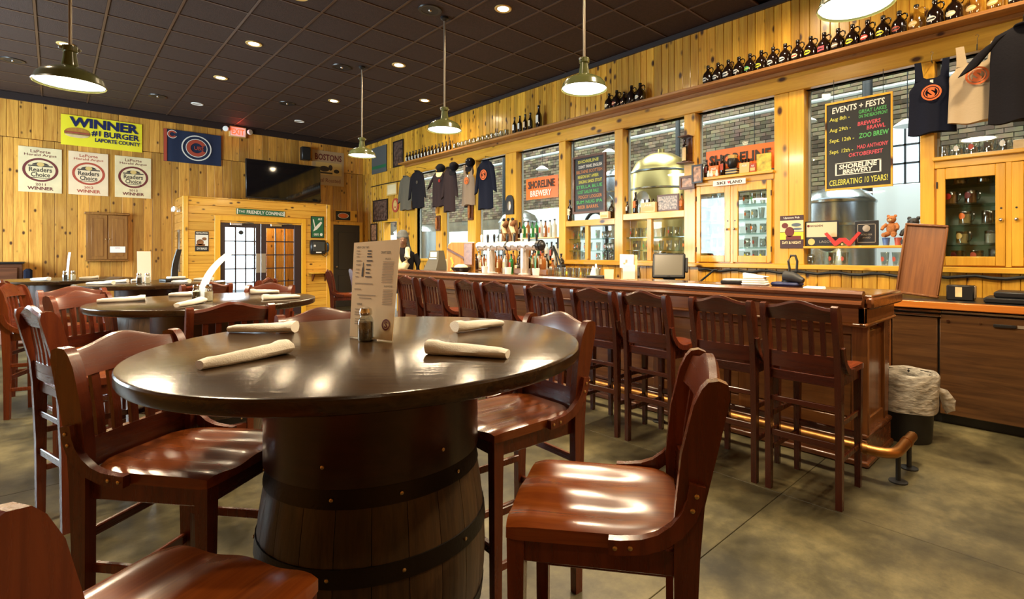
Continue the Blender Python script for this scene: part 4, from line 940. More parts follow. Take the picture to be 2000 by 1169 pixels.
def downlight(x, y, e, label):
    t = thing('downlight', label, 'ceiling light', (x, y, CH), 0, 'round recessed ceiling lights')
    part('light_trim', MB().lathe([(.065, .006), (.066, -.004), (.095, -.008), (.10, -.004), (.10, .006)], 24, caps=False), M['gold' if e else 'lampwhite'], t)
    part('lamp_face', MB().lathe([(.001, -.002), (.064, -.002), (.064, .004), (.001, .004)], 20), M['spot'] if e else M['lampwhite'], t)
    if e: light('downlight_beam', 'SPOT', (x, y, CH - .02), e, WARM, (0, 0, 0), spot_size=radians(168), spot_blend=.9, shadow_soft_size=.07)
DL = [(1.96, 6.05, 'at the top edge of the view'), (1.96, 7.85, 'second in the left row from the near end'), (1.95, 9.75, 'third in the left row from the near end'), (1.97, 11.78, 'unlit-looking, last in the left row near the exit sign'),
      (3.78, 4.70, 'brightest, in front of the second bar pendant'), (3.77, 7.21, 'in the middle row, left of the third bar pendant stem'), (3.78, 9.76, 'in the middle row, left of the farthest pendant stem'), (3.83, 11.8, 'small and dim, above the television'),
      (5.0, 8.55, 'close to the right wall, beside the third pendant shade'), (.11, 9.66, 'behind the stem of the left pendant lamp')]
for k, (x, y, s) in enumerate(DL): downlight(x, y, 0 if k in (3, 7) else 125, 'round ceiling downlight ' + s)
for x, y, e in ((1.95, 3.2, 120), (1.95, .5, 110), (3.78, 2.3, 130), (5.0, 2.1, 130), (5.0, .2, 150), (3.4, -.9, 230), (-.8, 6.0, 90), (-.6, -.8, 60)):  # unseen spots without fittings, added to fill the foreground and right wall
    light('added_fill_spot', 'SPOT', (x, y, CH - .03), e, WARM, (0, 0, 0), spot_size=radians(168), spot_blend=.9, shadow_soft_size=.07)
for k, (x, y, s) in enumerate([(-.449, 11.0, 'at the left edge of the view'), (1.353, 11.7, 'left of the flag'), (3.2, 10.55, 'in front of the television'), (3.18, 7.9, 'between the two middle downlights'), (3.18, 5.32, 'largest, at the top of the view')]):
    t = thing('ceiling_speaker', 'round black ceiling speaker ' + s, 'speaker', (x, y, CH), 0, 'round ceiling speakers')
    part('speaker_ring', MB().lathe([(.10, .004), (.10, -.006), (.135, -.009), (.14, .004)], 24, caps=False), M['black'], t); part('speaker_cone', MB().lathe([(.10, -.004), (.06, .003), (.03, -.001), (.001, -.004)], 20), M['iron'], t)
    part('speaker_dome', MB().sphere((0, 0, -.004), .02, n=8, m=6), M['chrome'], t)

# ================================================================== BACK WALL THINGS   (y = -depth is towards the room)
BW = BY - .018
t = thing('banner', 'yellow WINNER #1 BURGER banner high on the back wall', 'banner', (.676, BW, 3.68))
WB, HB = .595, .283
sag = []
cm = MB(); NXB = 10
g0 = [(-WB + 2 * WB * i / NXB, -.006 - .008 * sin(i * 1.3) ** 2) for i in range(NXB + 1)]
cm.loft([[(x, y, -HB), (x, y - .004, -HB), (x, y - .004, HB), (x, y, HB)] for x, y in g0]); part('vinyl_sheet', cm, M['yellow'], t)
yb_ = -.0215
part('lettering', text_mb('WINNER', 1.02, .18, .03, .165, yb_, bold=.045), M['navy'], t, 0)
part('lettering', text_mb('#1', .13, .115, -.105, -.012, yb_, bold=.03), M['navy'], t, 0); part('lettering', text_mb('BURGER', .54, .115, .28, -.012, yb_, bold=.03), M['navy'], t, 0)
part('lettering', text_mb('LAPORTE COUNTY', .68, .075, .22, -.135, yb_, bold=.03), M['navy'], t, 0)
bg = MB(); bg.mat(0).merge(disc_mb(-.37, -.02, .17, .075, yb_, 20, a0=0, a1=pi)); bg.mat(1).merge(rect_mb(-.55, -.19, -.075, -.022, yb_)); bg.mat(2).merge(disc_mb(-.37, -.08, .17, .055, yb_, 20, a0=pi, a1=2 * pi)); bg.mat(3).merge(rect_mb(-.54, -.2, -.048, -.03, yb_ - .001))
part('burger_picture', bg, [M['cutboard'], M['hide'], M['horn'], M['brick_red']], t, 0)
for k, (x, lab, cr, ring, yr) in enumerate(((-.187, 'cream', 'cream', 'maroon', '2011'), (.468, 'peach', 'cream2', 'brick_red', '2012'), (1.134, 'cream', 'cream', 'maroon', '2013'))):
    t = thing('award_poster', '%s winner poster with a %s oval ring, %s of three on the back wall' % (lab, 'red' if k == 1 else 'dark', ['left', 'middle', 'right'][k]), 'poster', (x, BW, 2.885), 0, 'winner posters')
    part('poster_board', MB().box(-.283, .283, -.012, 0, -.408, .408, .002), M[cr], t, 0); y = -.0135
    part('lettering', text_mb('LaPorte', .26, .055, 0, .335, y, bold=.012), M[ring], t, 0); part('lettering', text_mb('Herald Argus', .42, .055, 0, .265, y, bold=.012), M[ring], t, 0)
    part('lettering', text_mb(yr, .13, .045, 0, -.262, y, bold=.015), M[ring], t, 0); part('lettering', text_mb('WINNER', .34, .06, 0, -.335, y, bold=.03), M[ring], t, 0)
    part('emblem_ring', disc_mb(0, .0, .235, .215, y, 36, .84), M[ring], t, 0)
    e = disc_mb(0, .085, .11, .05, y, 20, 0, 0, pi); e.merge(rect_mb(-.16, .16, .06, .082, y)); e.merge(text_mb('Readers', .30, .085, 0, .005, y, bold=.02)); e.merge(text_mb('Choice', .25, .085, 0, -.085, y, bold=.02)); e.merge(rect_mb(-.13, .13, -.15, -.14, y))
    part('emblem_picture', e, M['ink'], t, 0); part('emblem_dish', disc_mb(0, .10, .05, .038, y - .001, 16), M['gold'], t, 0)
t = thing('team_flag', 'navy team flag with a red C and CUBS in white rings on the back wall', 'flag', (2.13, BW, 3.613), radians(0))
fl = [(-.51 + 1.02 * i / 12, -.012 - .012 * sin(i * .9) ** 2) for i in range(13)]
part('flag_cloth', MB().loft([[(x, y, -.335), (x, y - .003, -.335), (x, y - .003, .335), (x, y, .335)] for x, y in fl]), M['flag'], t)
y = -.030
part('hoist_stripe', rect_mb(-.51, -.455, -.333, .333, y), M['brick_red'], t, 0)
part('ring_white', disc_mb(.06, 0, .27, .27, y, 40, .91), M['chalk_w'], t, 0); part('ring_white', disc_mb(.06, 0, .195, .195, y, 40, .93), M['chalk_w'], t, 0)
part('letter_c', disc_mb(.06, 0, .178, .178, y, 40, .60, .42, 2 * pi - .42), M['brick_red'], t, 0)
part('lettering', text_mb('UBS', .17, .08, .10, 0, y - .001, bold=.02), M['brick_red'], t, 0)
part('corner_letter', disc_mb(-.365, .235, .075, .075, y, 28, .55, .5, 2 * pi - .5), M['brick_red'], t, 0); part('corner_letter_edge', disc_mb(-.365, .235, .086, .086, y + .001, 28, .85, .45, 2 * pi - .45), M['chalk_w'], t, 0)
t = thing('exit_sign', 'lit red exit sign with two emergency lamps under the ceiling', 'sign', (2.955, BW - .02, 4.08))
part('sign_case', MB().box(-.165, .165, -.05, .02, -.115, .115, .008), M['gold'], t); part('sign_face', rect_mb(-.145, .145, -.095, .095, -.0515), M['lampwhite'], t, 0)
part('lettering', text_mb('EXIT', .25, .13, 0, 0, -.053, bold=.03), M['exitglow'], t, 0)
for s in (-1, 1): part('emergency_lamp', MB().lathe([(.02, 0), (.055, .03), (.06, .07), (.05, .08)], 14), M['lampwhite'], t, loc=(s * .21, -.02, .03), rot=(pi / 2, 0, s * .5))
light('exit_glow', 'POINT', (2.955, BY - .22, 4.12), 1.2, (1, .05, .02), shadow_soft_size=.1)
t = thing('television', 'large black flat television above the entrance vestibule', 'television', (3.79, 12.62, 3.005), radians(3)); t.rotation_euler = (radians(-2.2), 0, radians(2))
part('tv_frame', MB().box(-.80, .80, 0, .06, -.43, .43, .01), M['black'], t); part('tv_screen', MB().box(-.785, .785, -.004, .004, -.405, .415, .001), M['screen'], t, 0); part('tv_mount', MB().box(-.2, .2, .06, .55, -.08, .08), M['iron'], t, 0)
t = thing('wall_speaker', 'small black loudspeaker above the right end of the television', 'speaker', (4.39, BW, 3.78)); part('speaker_box', MB().box(-.10, .10, -.16, 0, -.16, .16, .012), M['black'], t); part('speaker_grille', MB().box(-.085, .085, -.166, -.158, -.145, .145, .004), M['iron'], t)
t = thing('banner', 'pale sporting banner right of the television, orange panel with a dark horse picture', 'banner', (4.97, BW, 3.50))
part('vinyl_sheet', MB().box(-.39, .39, -.006, 0, -.43, .43, .001), mat('banner_tan', (.52, .36, .19), .6), t, 0); part('picture_panel', rect_mb(-.31, .33, -.17, .14, -.0075), M['gold'], t, 0)
part('lettering', text_mb('BOSTONS', .66, .16, 0, .27, -.0075, bold=.03), M['maroon'], t, 0); part('lettering', text_mb('Real Roasted', .60, .10, 0, -.30, -.0075), M['maroon'], t, 0)
e = MB(); e.merge(disc_mb(-.1, -.02, .12, .07, -.009)).merge(disc_mb(.05, .02, .05, .07, -.009)).merge(disc_mb(.2, -.06, .07, .05, -.009)).merge(rect_mb(-.2, .1, -.14, -.10, -.009)); part('animal_picture', e, M['ink'], t, 0)
t = thing('dart_cabinet', 'closed oak dart cabinet with two doors on the back wall', 'cabinet', (.738, BW, 1.69))
part('cabinet_body', MB().box(-.31, .31, -.10, 0, -.45, .42, .004), M['cabinet_oak'], t); part('cabinet_cornice', MB().box(-.335, .335, -.135, 0, .42, .465, .01), M['cabinet_oak'], t); part('cabinet_base', MB().box(-.32, .32, -.12, 0, -.475, -.45, .006), M['cabinet_oak'], t)
for s in (-1, 1):
    x0, x1 = (.008, .295) if s > 0 else (-.295, -.008)
    dd = part('cabinet_door', MB().box(x0, x1, -.118, -.10, -.44, .41, .004), M['cabinet_oak'], t); part('door_panel', MB().box(x0 + .055, x1 - .055, -.124, -.114, -.38, .35, .012), M['cabinet_oak'], dd); part('door_knob', MB().sphere((s * .03, -.13, -.05), .012, n=8, m=6), M['screw'], dd)
t = thing('paper_notice', 'white paper notice with a red heading taped to the dart cabinet', 'notice', (.885, BW - .127, 1.44)); part('sheet', MB().box(-.115, .115, -.002, 0, -.06, .06), M['paper'], t, 0); part('lettering', text_mb('NOTICE', .07, .02, 0, .03, -.003), M['red'], t, 0)
t = thing('trophy_plaque', 'black plaque with an orange emblem on a board above the dark door', 'plaque', (5.40, BW, 2.325)); part('plaque_backing', MB().box(-.25, .30, -.012, 0, -.14, .14, .003), M['trim_z'], t, 0); part('plaque_face', MB().box(-.25, .12, -.03, -.012, -.115, .115, .004), M['black'], t)
part('plaque_emblem', disc_mb(-.065, 0, .12, .055, -.0312).merge(MB()), M['print_o'], t, 0); part('plaque_emblem_edge', disc_mb(-.065, 0, .14, .07, -.0308, 24, .88), M['chalk_w'], t, 0)

# vestibule things
VW = VY - .015
t = thing('street_sign', 'long green street-style sign above the entrance doors', 'sign', (3.185, VW, 2.232)); t.rotation_euler = (0, radians(1.2), 0); part('sign_plate', MB().box(-.47, .47, -.012, 0, -.062, .062, .003), M['green'], t, 0)
part('lettering', text_mb('FRIENDLY CONFINES', .72, .075, .08, 0, -.0135, bold=.02), M['chalk_w'], t, 0); part('lettering', text_mb('THE', .12, .05, -.37, 0, -.0135), M['chalk_w'], t, 0); part('sign_border', rect_mb(-.46, -.44, -.055, .055, -.0135).merge(rect_mb(.44, .46, -.055, .055, -.0135)), M['chalk_w'], t, 0)
t = thing('picture_poster', 'small black and white picture poster left of the entrance doors', 'poster', (2.115, VW, 1.605)); part('poster_board', MB().box(-.115, .115, -.008, 0, -.20, .20, .002), M['black'], t, 0)
part('picture_panel', rect_mb(-.105, .105, -.09, .13, -.0095), M['chalk_w'], t, 0); e = MB().merge(disc_mb(-.03, -.02, .06, .06, -.011)).merge(disc_mb(.04, .05, .04, .03, -.011)).merge(rect_mb(-.1, .05, -.09, -.05, -.011)); part('picture_figure', e, M['hide'], t, 0); part('lettering', text_mb('REVOLUTION', .19, .032, 0, .165, -.0095, bold=.02).merge(text_mb('DIY BRAUD', .17, .045, 0, -.145, -.0095, bold=.02)), M['chalk_w'], t, 0)
t = thing('framed_sign', 'dark green framed sign with a pale leaping dog, right of the entrance doors', 'sign', (4.345, VW, 1.965)); part('sign_frame', MB().box(-.148, .148, -.02, 0, -.248, .248, .006), M['black'], t); part('sign_face', rect_mb(-.13, .13, -.23, .23, -.0212), M['green'], t, 0)
e = MB().add([(x, -.0225, z) for x, z in ((-.10, -.10), (-.02, -.06), (.05, .02), (.10, .10), (.07, .13), (.0, .06), (-.05, .0), (-.09, .18), (-.11, .17), (-.07, -.02))], [tuple(range(10))]).merge(text_mb('ALE', .09, .05, .05, .185, -.0225, bold=.03)).merge(text_mb('GREYS', .11, .05, -.03, -.17, -.0225, bold=.03)); e.merge(disc_mb(.08, -.17, .03, .035, -.0225)); part('sign_picture', e, M['chalk_w'], t, 0)
t = thing('payphone', 'black wall telephone box with a handset, right of the entrance doors', 'telephone', (4.335, VW, 1.505)); part('phone_case', MB().box(-.17, .17, -.12, 0, -.165, .165, .03), M['black'], t); part('phone_face', MB().box(-.13, .13, -.128, -.115, -.09, .12, .01), mat('phone_face_grey', (.05, .055, .055), .25), t)
part('handset', MB().tube([(.19, -.10, .10), (.205, -.13, .06), (.205, -.13, -.06), (.19, -.10, -.10)], .028, 8), M['black'], t); part('phone_cord', MB().tube([(.19, -.10, -.10), (.22, -.08, -.17), (.17, -.05, -.22), (.10, -.03, -.17)], .008, 6), M['black'], t); part('phone_label', rect_mb(-.06, .06, -.135, -.105, -.121).merge(disc_mb(-.09, .03, .022, .025, -.1295)), M['paper'], t, 0)
t = thing('wall_ledge', 'small wooden wall ledge right of the entrance doors', 'shelf', (4.37, VW, .92)); part('ledge_board', MB().box(-.22, .22, -.22, 0, -.015, .015, .004), M['trim_z'], t)
for s in (-.14, .14): part('ledge_bracket', MB().prism([(0, -.015), (-.18, -.015), (-.03, -.19), (0, -.19)], s - .012, s + .012, 'yz'), M['mahog'], t)
t = thing('spot_lamp', 'small white twin-head emergency lamp on the vestibule corner', 'lamp', (1.80, 12.50, 2.22), RW); part('lamp_base', MB().box(-.1, .1, -.04, 0, -.03, .03, .006), M['lampwhite'], t)
for s in (-1, 1): part('lamp_head', MB().lathe([(.02, 0), (.05, .03), (.055, .07), (.045, .075)], 14), M['lampwhite'], t, loc=(s * .09, -.05, .02), rot=(pi / 2, 0, s * .3))
t = thing('narrow_window', 'narrow dark framed window strip on the side of the vestibule', 'window', (1.806, 12.62, 1.42), RW); part('strip_frame', MB().box(-.10, .10, -.02, 0, -.42, .42, .004), M['pushplate'], t); part('strip_glass', MB().box(-.06, .06, -.024, -.018, -.37, .37), M['screen'], t, 0)

# stage and piano at the left edge
st = solid('stage_platform', MB().box(-2.9, -.25, 11.2, 13.15, 0, .17, .005), M['riser'], 'low carpeted stage platform at the far left', 'platform')
t = thing('upright_piano', 'brown upright piano on the stage at the far left', 'piano', (-1.02, 12.75, .17))
part('piano_case', MB().box(-.75, .62, -.02, .38, 0, 1.02, .01), M['piano'], t); part('piano_lid', MB().box(-.77, .64, -.06, .40, 1.02, 1.05, .006), M['black'], t); part('music_desk', MB().box(-.70, .56, -.06, -.02, .68, .96, .01), M['piano'], t)
part('key_shelf', MB().box(-.75, .62, -.34, -.02, .52, .60, .008), M['piano'], t); part('keys', MB().box(-.66, .53, -.31, -.08, .60, .618, .002), M['white'], t); part('fallboard', MB().box(-.68, .55, -.09, -.05, .60, .69, .006), M['black'], t)
for x in (-.70, .55): part('piano_leg', MB().box(x, x + .06, -.33, -.27, 0, .52, .006), M['piano'], t)
for x in (-.75, .56): part('key_block', MB().box(x, x + .06, -.34, -.05, .60, .66, .006), M['piano'], t)
t = thing('amplifier', 'black stage amplifier below the piano keys at the far left', 'amplifier', (-.70, 11.85, .17)); part('cabinet_box', MB().box(-.35, .38, -.2, .2, 0, .52, .015), M['black'], t); part('grille', MB().box(-.31, .34, -.206, -.195, .04, .38, .004), M['iron'], t); part('knob_panel', MB().box(-.31, .34, -.208, -.195, .41, .48, .003), M['pushplate'], t)
solid('instrument_case', MB().box(-.055, .055, -.12, .12, 0, .93, .03), M['shirt_navy'], 'tall dark navy case standing at the right end of the piano', 'case', (-.335, 12.70, .17))

# ================================================================== RIGHT WALL: BOTTLE LEDGE
LX, LZ = 5.755, 3.4125
def lathe_mesh(prof, m, n=16): return MB().lathe(prof, n).mesh('glass_body', m, .9)
GPROF = [(.001, 0), (.058, 0), (.064, .010), (.066, .03), (.066, .115), (.060, .145), (.043, .170), (.024, .190), (.019, .205), (.019, .222), (.022, .224), (.022, .234), (.001, .2345)]
GB = {k: lathe_mesh(GPROF, M[k]) for k in ('amber', 'glass_warm')}
GCAP = MB().lathe([(.001, .256), (.019, .256), (.021, .252), (.021, .2345), (.001, .2345)], 14).mesh('cap', M['black'], .6)
GHAN = {k: MB().tube([(.018, 0, .215), (.042, 0, .226), (.062, 0, .214), (.066, 0, .190), (.056, 0, .168), (.046, 0, .162)], .0075, 7).mesh('handle', M[k], .9) for k in ('amber', 'glass_warm')}
def label_patch(r, z0, z1, half, m, shape='rect'):
    mb = MB(); n = 8; vs = []
    for i in range(n + 1):
        a = -pi / 2 - half + 2 * half * i / n; k = 1 if shape == 'rect' else sqrt(max(0.02, 1 - ((2 * i / n) - 1) ** 2))
        zc, hz = (z0 + z1) / 2, (z1 - z0) / 2 * k
        vs += [(r * cos(a), r * sin(a), zc - hz), (r * cos(a), r * sin(a), zc + hz)]
    return mb.add(vs, [(2 * i, 2 * i + 2, 2 * i + 3, 2 * i + 1) for i in range(n)]).mesh('printed_label', m, .9)
_lp = {}
def patch(r, z0, z1, half, mk, shape='rect'):
    key = (r, z0, z1, half, mk, shape)
    if key not in _lp: _lp[key] = label_patch(*key[:4], M[mk], shape)
    return _lp[key]
def growler(y, mk, pr, label, group, s=1.0, x=LX, z=LZ, rz=RW - .35, cap=True):
    t = thing('growler', label, 'jug', (x, y, z), rz, group); t.scale = (s, s, s)
    b = put('jug_body', GB[mk], t); put('jug_handle', GHAN[mk], t, (0, 0, 0), .5)
    if cap: put('cap', GCAP, t)
    if pr: put('printed_label', patch(.0668, .050, .098, .62, pr[0], pr[1]), t); put('printed_label', patch(.0674, .066, .080, .50, pr[2], 'rect'), t)
    return t
GY = [3.175 - .1315 * k for k in range(16)]
GP = [('chalk_w', 'e', 'black'), ('chalk_w', 'e', 'black'), ('chalk_w', 'r', 'black'), ('chalk_w', 'e', 'black'), ('chalk_g', 'e', 'chalk_y'), ('yellow', 'e', 'black'), ('chalk_w', 'e', 'black'), ('chalk_w', 'e', 'black'), ('cream2', 'e', 'red'), ('yellow', 'e', 'black'), ('chalk_r', 'r', 'black'), ('shirt_taupe', 'e', 'chalk_w'), ('yellow', 'e', 'black'), ('red', 'e', 'chalk_w'), ('yellow', 'e', 'black'), ('brick_red', 'e', 'black')]
cn = {'chalk_w': 'white', 'chalk_g': 'green', 'yellow': 'yellow', 'cream2': 'round cream', 'chalk_r': 'red', 'shirt_taupe': 'mauve', 'red': 'bright red', 'brick_red': 'red'}
for k, y in enumerate(GY):
    growler(y, 'amber', (GP[k][0], 'rect' if GP[k][1] == 'r' else 'e', GP[k][2]), 'dark jug with %s print, %s from the left in the long ledge row' % (cn[GP[k][0]], ORD[k]), 'dark jugs in the long row on the ledge', .97)
growler(1.068, 'glass_warm', ('gold', 'e', 'cream'), 'clear jug right of the long row of dark jugs on the ledge', 'clear jugs at the right of the ledge', 1.02)
growler(.930, 'amber', ('chalk_w', 'e', 'black'), 'dark jug just left of the one with a large pale oval label', 'dark jugs at the right of the ledge', 1.02)
growler(.790, 'amber', ('cream', 'e', 'chalk_w'), 'dark jug with a large pale oval label at the right of the ledge', 'dark jugs at the right of the ledge', 1.02)
growler(.650, 'glass_warm', ('gold', 'e', 'cream'), 'left one of two clear jugs side by side at the right of the ledge', 'clear jugs at the right of the ledge', 1.02)
growler(.510, 'glass_warm', ('gold', 'e', 'cream'), 'right one of two clear jugs side by side at the right of the ledge', 'clear jugs at the right of the ledge', 1.02)
growler(.370, 'amber', ('chalk_w', 'rect', 'black'), 'dark jug cut by the right end of the ledge', 'dark jugs at the right of the ledge', 1.02)
BPROF = {'tall': [(.001, 0), (.036, 0), (.040, .006), (.041, .03), (.041, .165), (.036, .195), (.020, .225), (.016, .245), (.015, .295), (.017, .297), (.017, .31), (.001, .311)],
         'short': [(.001, 0), (.028, 0), (.031, .005), (.031, .115), (.026, .14), (.014, .165), (.012, .205), (.014, .207), (.014, .216), (.001, .217)],
         'liquor': [(.001, 0), (.034, 0), (.038, .006), (.038, .19), (.033, .212), (.016, .228), (.0135, .245), (.0135, .285), (.015, .287), (.015, .298), (.001, .299)],
         'flask': [(.001, 0), (.044, 0), (.050, .008), (.051, .10), (.044, .14), (.022, .165), (.015, .18), (.015, .225), (.018, .227), (.018, .24), (.001, .241)]}
_bm = {}
def bottle(kind, mk, x, y, z, label, group=None, lab='chalk_w', lz=(.28, .58), half=1.0, rz=RW - .4, s=1.0, capm='black', cat='bottle', name='bottle'):
    if (kind, mk) not in _bm: _bm[(kind, mk)] = lathe_mesh(BPROF[kind], M[mk], 14)
    P = BPROF[kind]; H = P[-1][1]; r = P[3][0]
    ck = ('cap', kind, capm)
    if ck not in _bm: _bm[ck] = MB().lathe([(P[-2][0] + .001, H - .022), (P[-2][0] + .001, H + .003), (.001, H + .004)], 10).mesh('cap', M[capm], .6)
    t = thing(name, label, cat, (x, y, z), rz, group); t.scale = (s, s, s)
    put('bottle_body', _bm[(kind, mk)], t); put('cap', _bm[ck], t)
    if lab: put('label', patch(r + .0008, H * lz[0] * .95, H * lz[1], half, lab), t)
    return t
for k, (y, kd, lb) in enumerate(((6.84, 'tall', 'chalk_w'), (6.70, 'tall', 'chalk_w'), (6.56, 'tall', 'cream2'), (6.43, 'tall', 'cream'), (6.22, 'tall', 'chalk_w'))):
    bottle(kd, 'amber', LX, y, LZ, 'dark bottle, %s from the left in the group of five beside the ledge step' % ORD[k], 'dark bottles left of centre on the ledge', lb, s=1.0 if k < 4 else 1.25)
for k, (y, s, lb) in enumerate(((4.73, 1.0, 'cream2'), (4.59, 1.05, 'brick_red'), (4.46, .85, 'maroon'), (4.33, 1.08, None), (4.185, 1.08, 'chalk_w'))):
    growler(y, 'amber', ((lb, 'e', 'cream') if lb else None), 'dark bottle-jug, %s from the left in the middle group of five on the ledge' % ORD[k], 'dark jugs in the middle of the ledge', s)
for k in range(14):
    bottle('short', 'amber', LX, 10.62 - k * .135, LZ, 'small dark bottle, %s from the left at the far end of the ledge' % ORD[k], 'small dark bottles at the far end of the ledge', 'chalk_w', (.22, .52), s=1.05)

# drinking glasses
MUGP = [(.001, 0), (.036, 0), (.038, .004), (.038, .118), (.0355, .12), (.034, .118), (.034, .014), (.001, .012)]
PINTP = [(.001, 0), (.027, 0), (.029, .004), (.040, .140), (.038, .1405), (.027, .012), (.001, .010)]
STEINP = [(.001, 0), (.044, 0), (.046, .006), (.043, .05), (.044, .10), (.042, .108), (.040, .10), (.040, .014), (.001, .012)]
_gm = {'mug': lathe_mesh(MUGP, M['glass'], 12), 'pint': lathe_mesh(PINTP, M['glass'], 12), 'stein': lathe_mesh(STEINP, M['glass'], 14)}
_gh = MB().tube([(.036, 0, .10), (.058, 0, .098), (.066, 0, .08), (.066, 0, .05), (.058, 0, .032), (.037, 0, .028)], .006, 6).mesh('handle', M['glass'], .9)
def glass(kind, x, y, z, label, group, pr=None, rz=None, s=1.0, fill=None):
    t = thing('glass_mug' if kind != 'pint' else 'pint_glass', label, 'mug' if kind != 'pint' else 'glass', (x, y, z), RW - .5 if rz is None else rz, group); t.scale = (s, s, s)
    put('glass_body', _gm[kind], t)
    if kind != 'pint': put('handle', _gh, t)
    if pr: put('printed_mark', patch({'mug': .0385, 'pint': .0365, 'stein': .0445}[kind], .045, .095, .55, pr, 'e'), t)
    if fill: part('contents', MB().lathe([(.001, .015), (.036, .015), (.036, .085), (.001, .088)], 10), M[fill], t)
    return t
for k in range(13):
    glass('mug', LX, 8.68 - k * .135, LZ, 'clear handled mug, %s from the left in the row beside the third pendant lamp' % ORD[k], 'clear mugs on the ledge', 'gold' if k % 3 == 0 else None, s=1.2)

# ================================================================== GLASS CASES UNDER THE WINDOWS
PR = ['brick_red', 'orange', 'maroon', 'gold', 'ink', 'chalk_w', None, 'chalk_g']
def glass_case(label, ya, yb, zt, mull, shelves, nper, key):
    t = thing('glass_case', label, 'cabinet', (0, 0, 0))
    part('top_rail', MB().box(WX - .035, WX + .30, ya, yb, zt - .09, zt, .005), M['trim_y'], t); part('case_bottom', MB().box(WX - .03, WX + .30, ya, yb, 1.2505, 1.268, .003), M['trim_y'], t)
    part('mullion', MB().box(WX - .03, WX + .03, mull - .035, mull + .035, 1.268, zt - .09, .004), M['trim_z'], t)
    for z in shelves: part('glass_shelf', MB().box(WX + .04, WX + .29, ya + .004, yb - .004, z - .010, z, .001), M['shelfglass'], t, 0)
    part('back_glass', MB().box(WX + .292, WX + .298, ya, yb, 1.268, zt - .09), M['pane'], t, 0)
    for y in (ya, yb): part('case_side', MB().box(WX + .14, WX + .30, y - .01 if y == yb else y, y if y == yb else y + .01, 1.268, zt - .09), M['trim_z'], t, 0)
    rr = random.Random(key); names = ['bottom', 'middle', 'top']
    for si, z in enumerate([1.2685] + shelves):
        for side, (a, b) in enumerate(((mull + .05, yb - .02), (ya + .02, mull - .05))):
            n = nper
            for k in range(n):
                y = b - (b - a) * (k + .5) / n; kind = 'mug' if rr.random() < .3 else 'pint'
                glass(kind, WX + .12 + rr.uniform(-.03, .05), y, z + .0005, '%s glass from the left, %s shelf, %s half, case %s' % (ORD[k], names[si], ['left', 'right'][side], key), 'glasses in the case ' + key, rr.choice(PR), s=rr.uniform(.88, 1.0))
glass_case('glass case of printed pints under the menu chalkboard', 4.70, 5.69, 1.88, 5.25, [1.41, 1.594], 4, 'under the chalkboard')
glass_case('glass case of printed pints behind the register', 3.56, 4.55, 1.93, 4.105, [1.415, 1.596], 4, 'behind the register')
def door_cabinet(label, ya, yb, zt, doors, shelves, back):
    t = thing('display_cabinet', label, 'cabinet', (0, 0, 0))
    part('cabinet_sides', MB().box(WX - .02, WX + .32, ya, ya + .03, 1.2505, zt - .03).box(WX - .02, WX + .32, yb - .03, yb, 1.2505, zt - .03), M['trim_z'], t, 0)
    part('cabinet_top', MB().box(WX - .09, WX + .32, ya - .01, yb + .01, zt - .035, zt, .006).box(WX - .05, WX - .02, ya, yb, zt - .10, zt - .035, .004), M['trim_y'], t)
    part('cabinet_bottom', MB().box(WX - .02, WX + .32, ya + .03, yb - .03, 1.2505, 1.275), M['trim_y'], t, 0)
    part('cabinet_back', MB().box(WX + .312, WX + .319, ya + .03, yb - .03, 1.275, zt - .035), back, t, 0)
    for z in shelves: part('glass_shelf', MB().box(WX + .03, WX + .31, ya + .032, yb - .032, z - .010, z, .001), M['shelfglass'], t, 0)
    for a, b, ga, gb, kn in doors:
        x0, x1 = WX - .055, WX - .024; z0, z1 = 1.265, zt - .105
        d = part('cabinet_door', MB().box(x0, x1, a, ga, z0, z1, .004).box(x0, x1, gb, b, z0, z1, .004).box(x0 + .001, x1, ga, gb, z0, 1.345, .004).box(x0 + .001, x1, ga, gb, z1 - .10, z1, .004), M['trim_z'], t)
        part('door_glass', MB().box(x0 + .012, x0 + .016, ga, gb, 1.345, z1 - .10), M['pane'], d, 0)
        part('door_knob', MB().sphere((x0 - .022, kn, 1.66), .016, n=10, m=6).cyl((x0 - .02, kn, 1.66), (x0, kn, 1.66), .008, n=8), M['chrome'], d); part('keyhole', MB().cyl((x0 - .003, kn, 1.76), (x0 + .002, kn, 1.76), .008, n=8), M['iron'], d)
        for z in (1.42, z1 - .15): part('hinge', MB().cyl((x0 - .004, (a if abs(kn - b) < abs(kn - a) else b), z - .03), (x0 - .004, (a if abs(kn - b) < abs(kn - a) else b), z + .03), .007, n=6), M['iron'], d)
    part('centre_stile', MB().box(WX - .05, WX - .02, doors[0][1] if len(doors) > 1 else yb - .04, doors[1][0] if len(doors) > 1 else yb, 1.255, zt - .10, .003), M['trim_z'], t)
    return t
door_cabinet('two-door pine display cabinet full of clear glasses, below the orange sign', 2.41, 3.40, 2.31, [(2.435, 2.890, 2.49, 2.83, 2.865), (2.925, 3.375, 3.00, 3.32, 2.955)][::1], [1.44, 1.607, 1.78, 1.955], M['pane'])
door_cabinet('pine display cabinet of mugs at the far right, below the hanging shirts', -.25, .946, 2.25, [(-.20, .415, -.12, .34, .385), (.455, .925, .52, .865, .482)], [1.45, 1.63, 1.816, 2.0], mat('cabinet_teal_back', (.30, .38, .35), .6))
rr = random.Random(31)
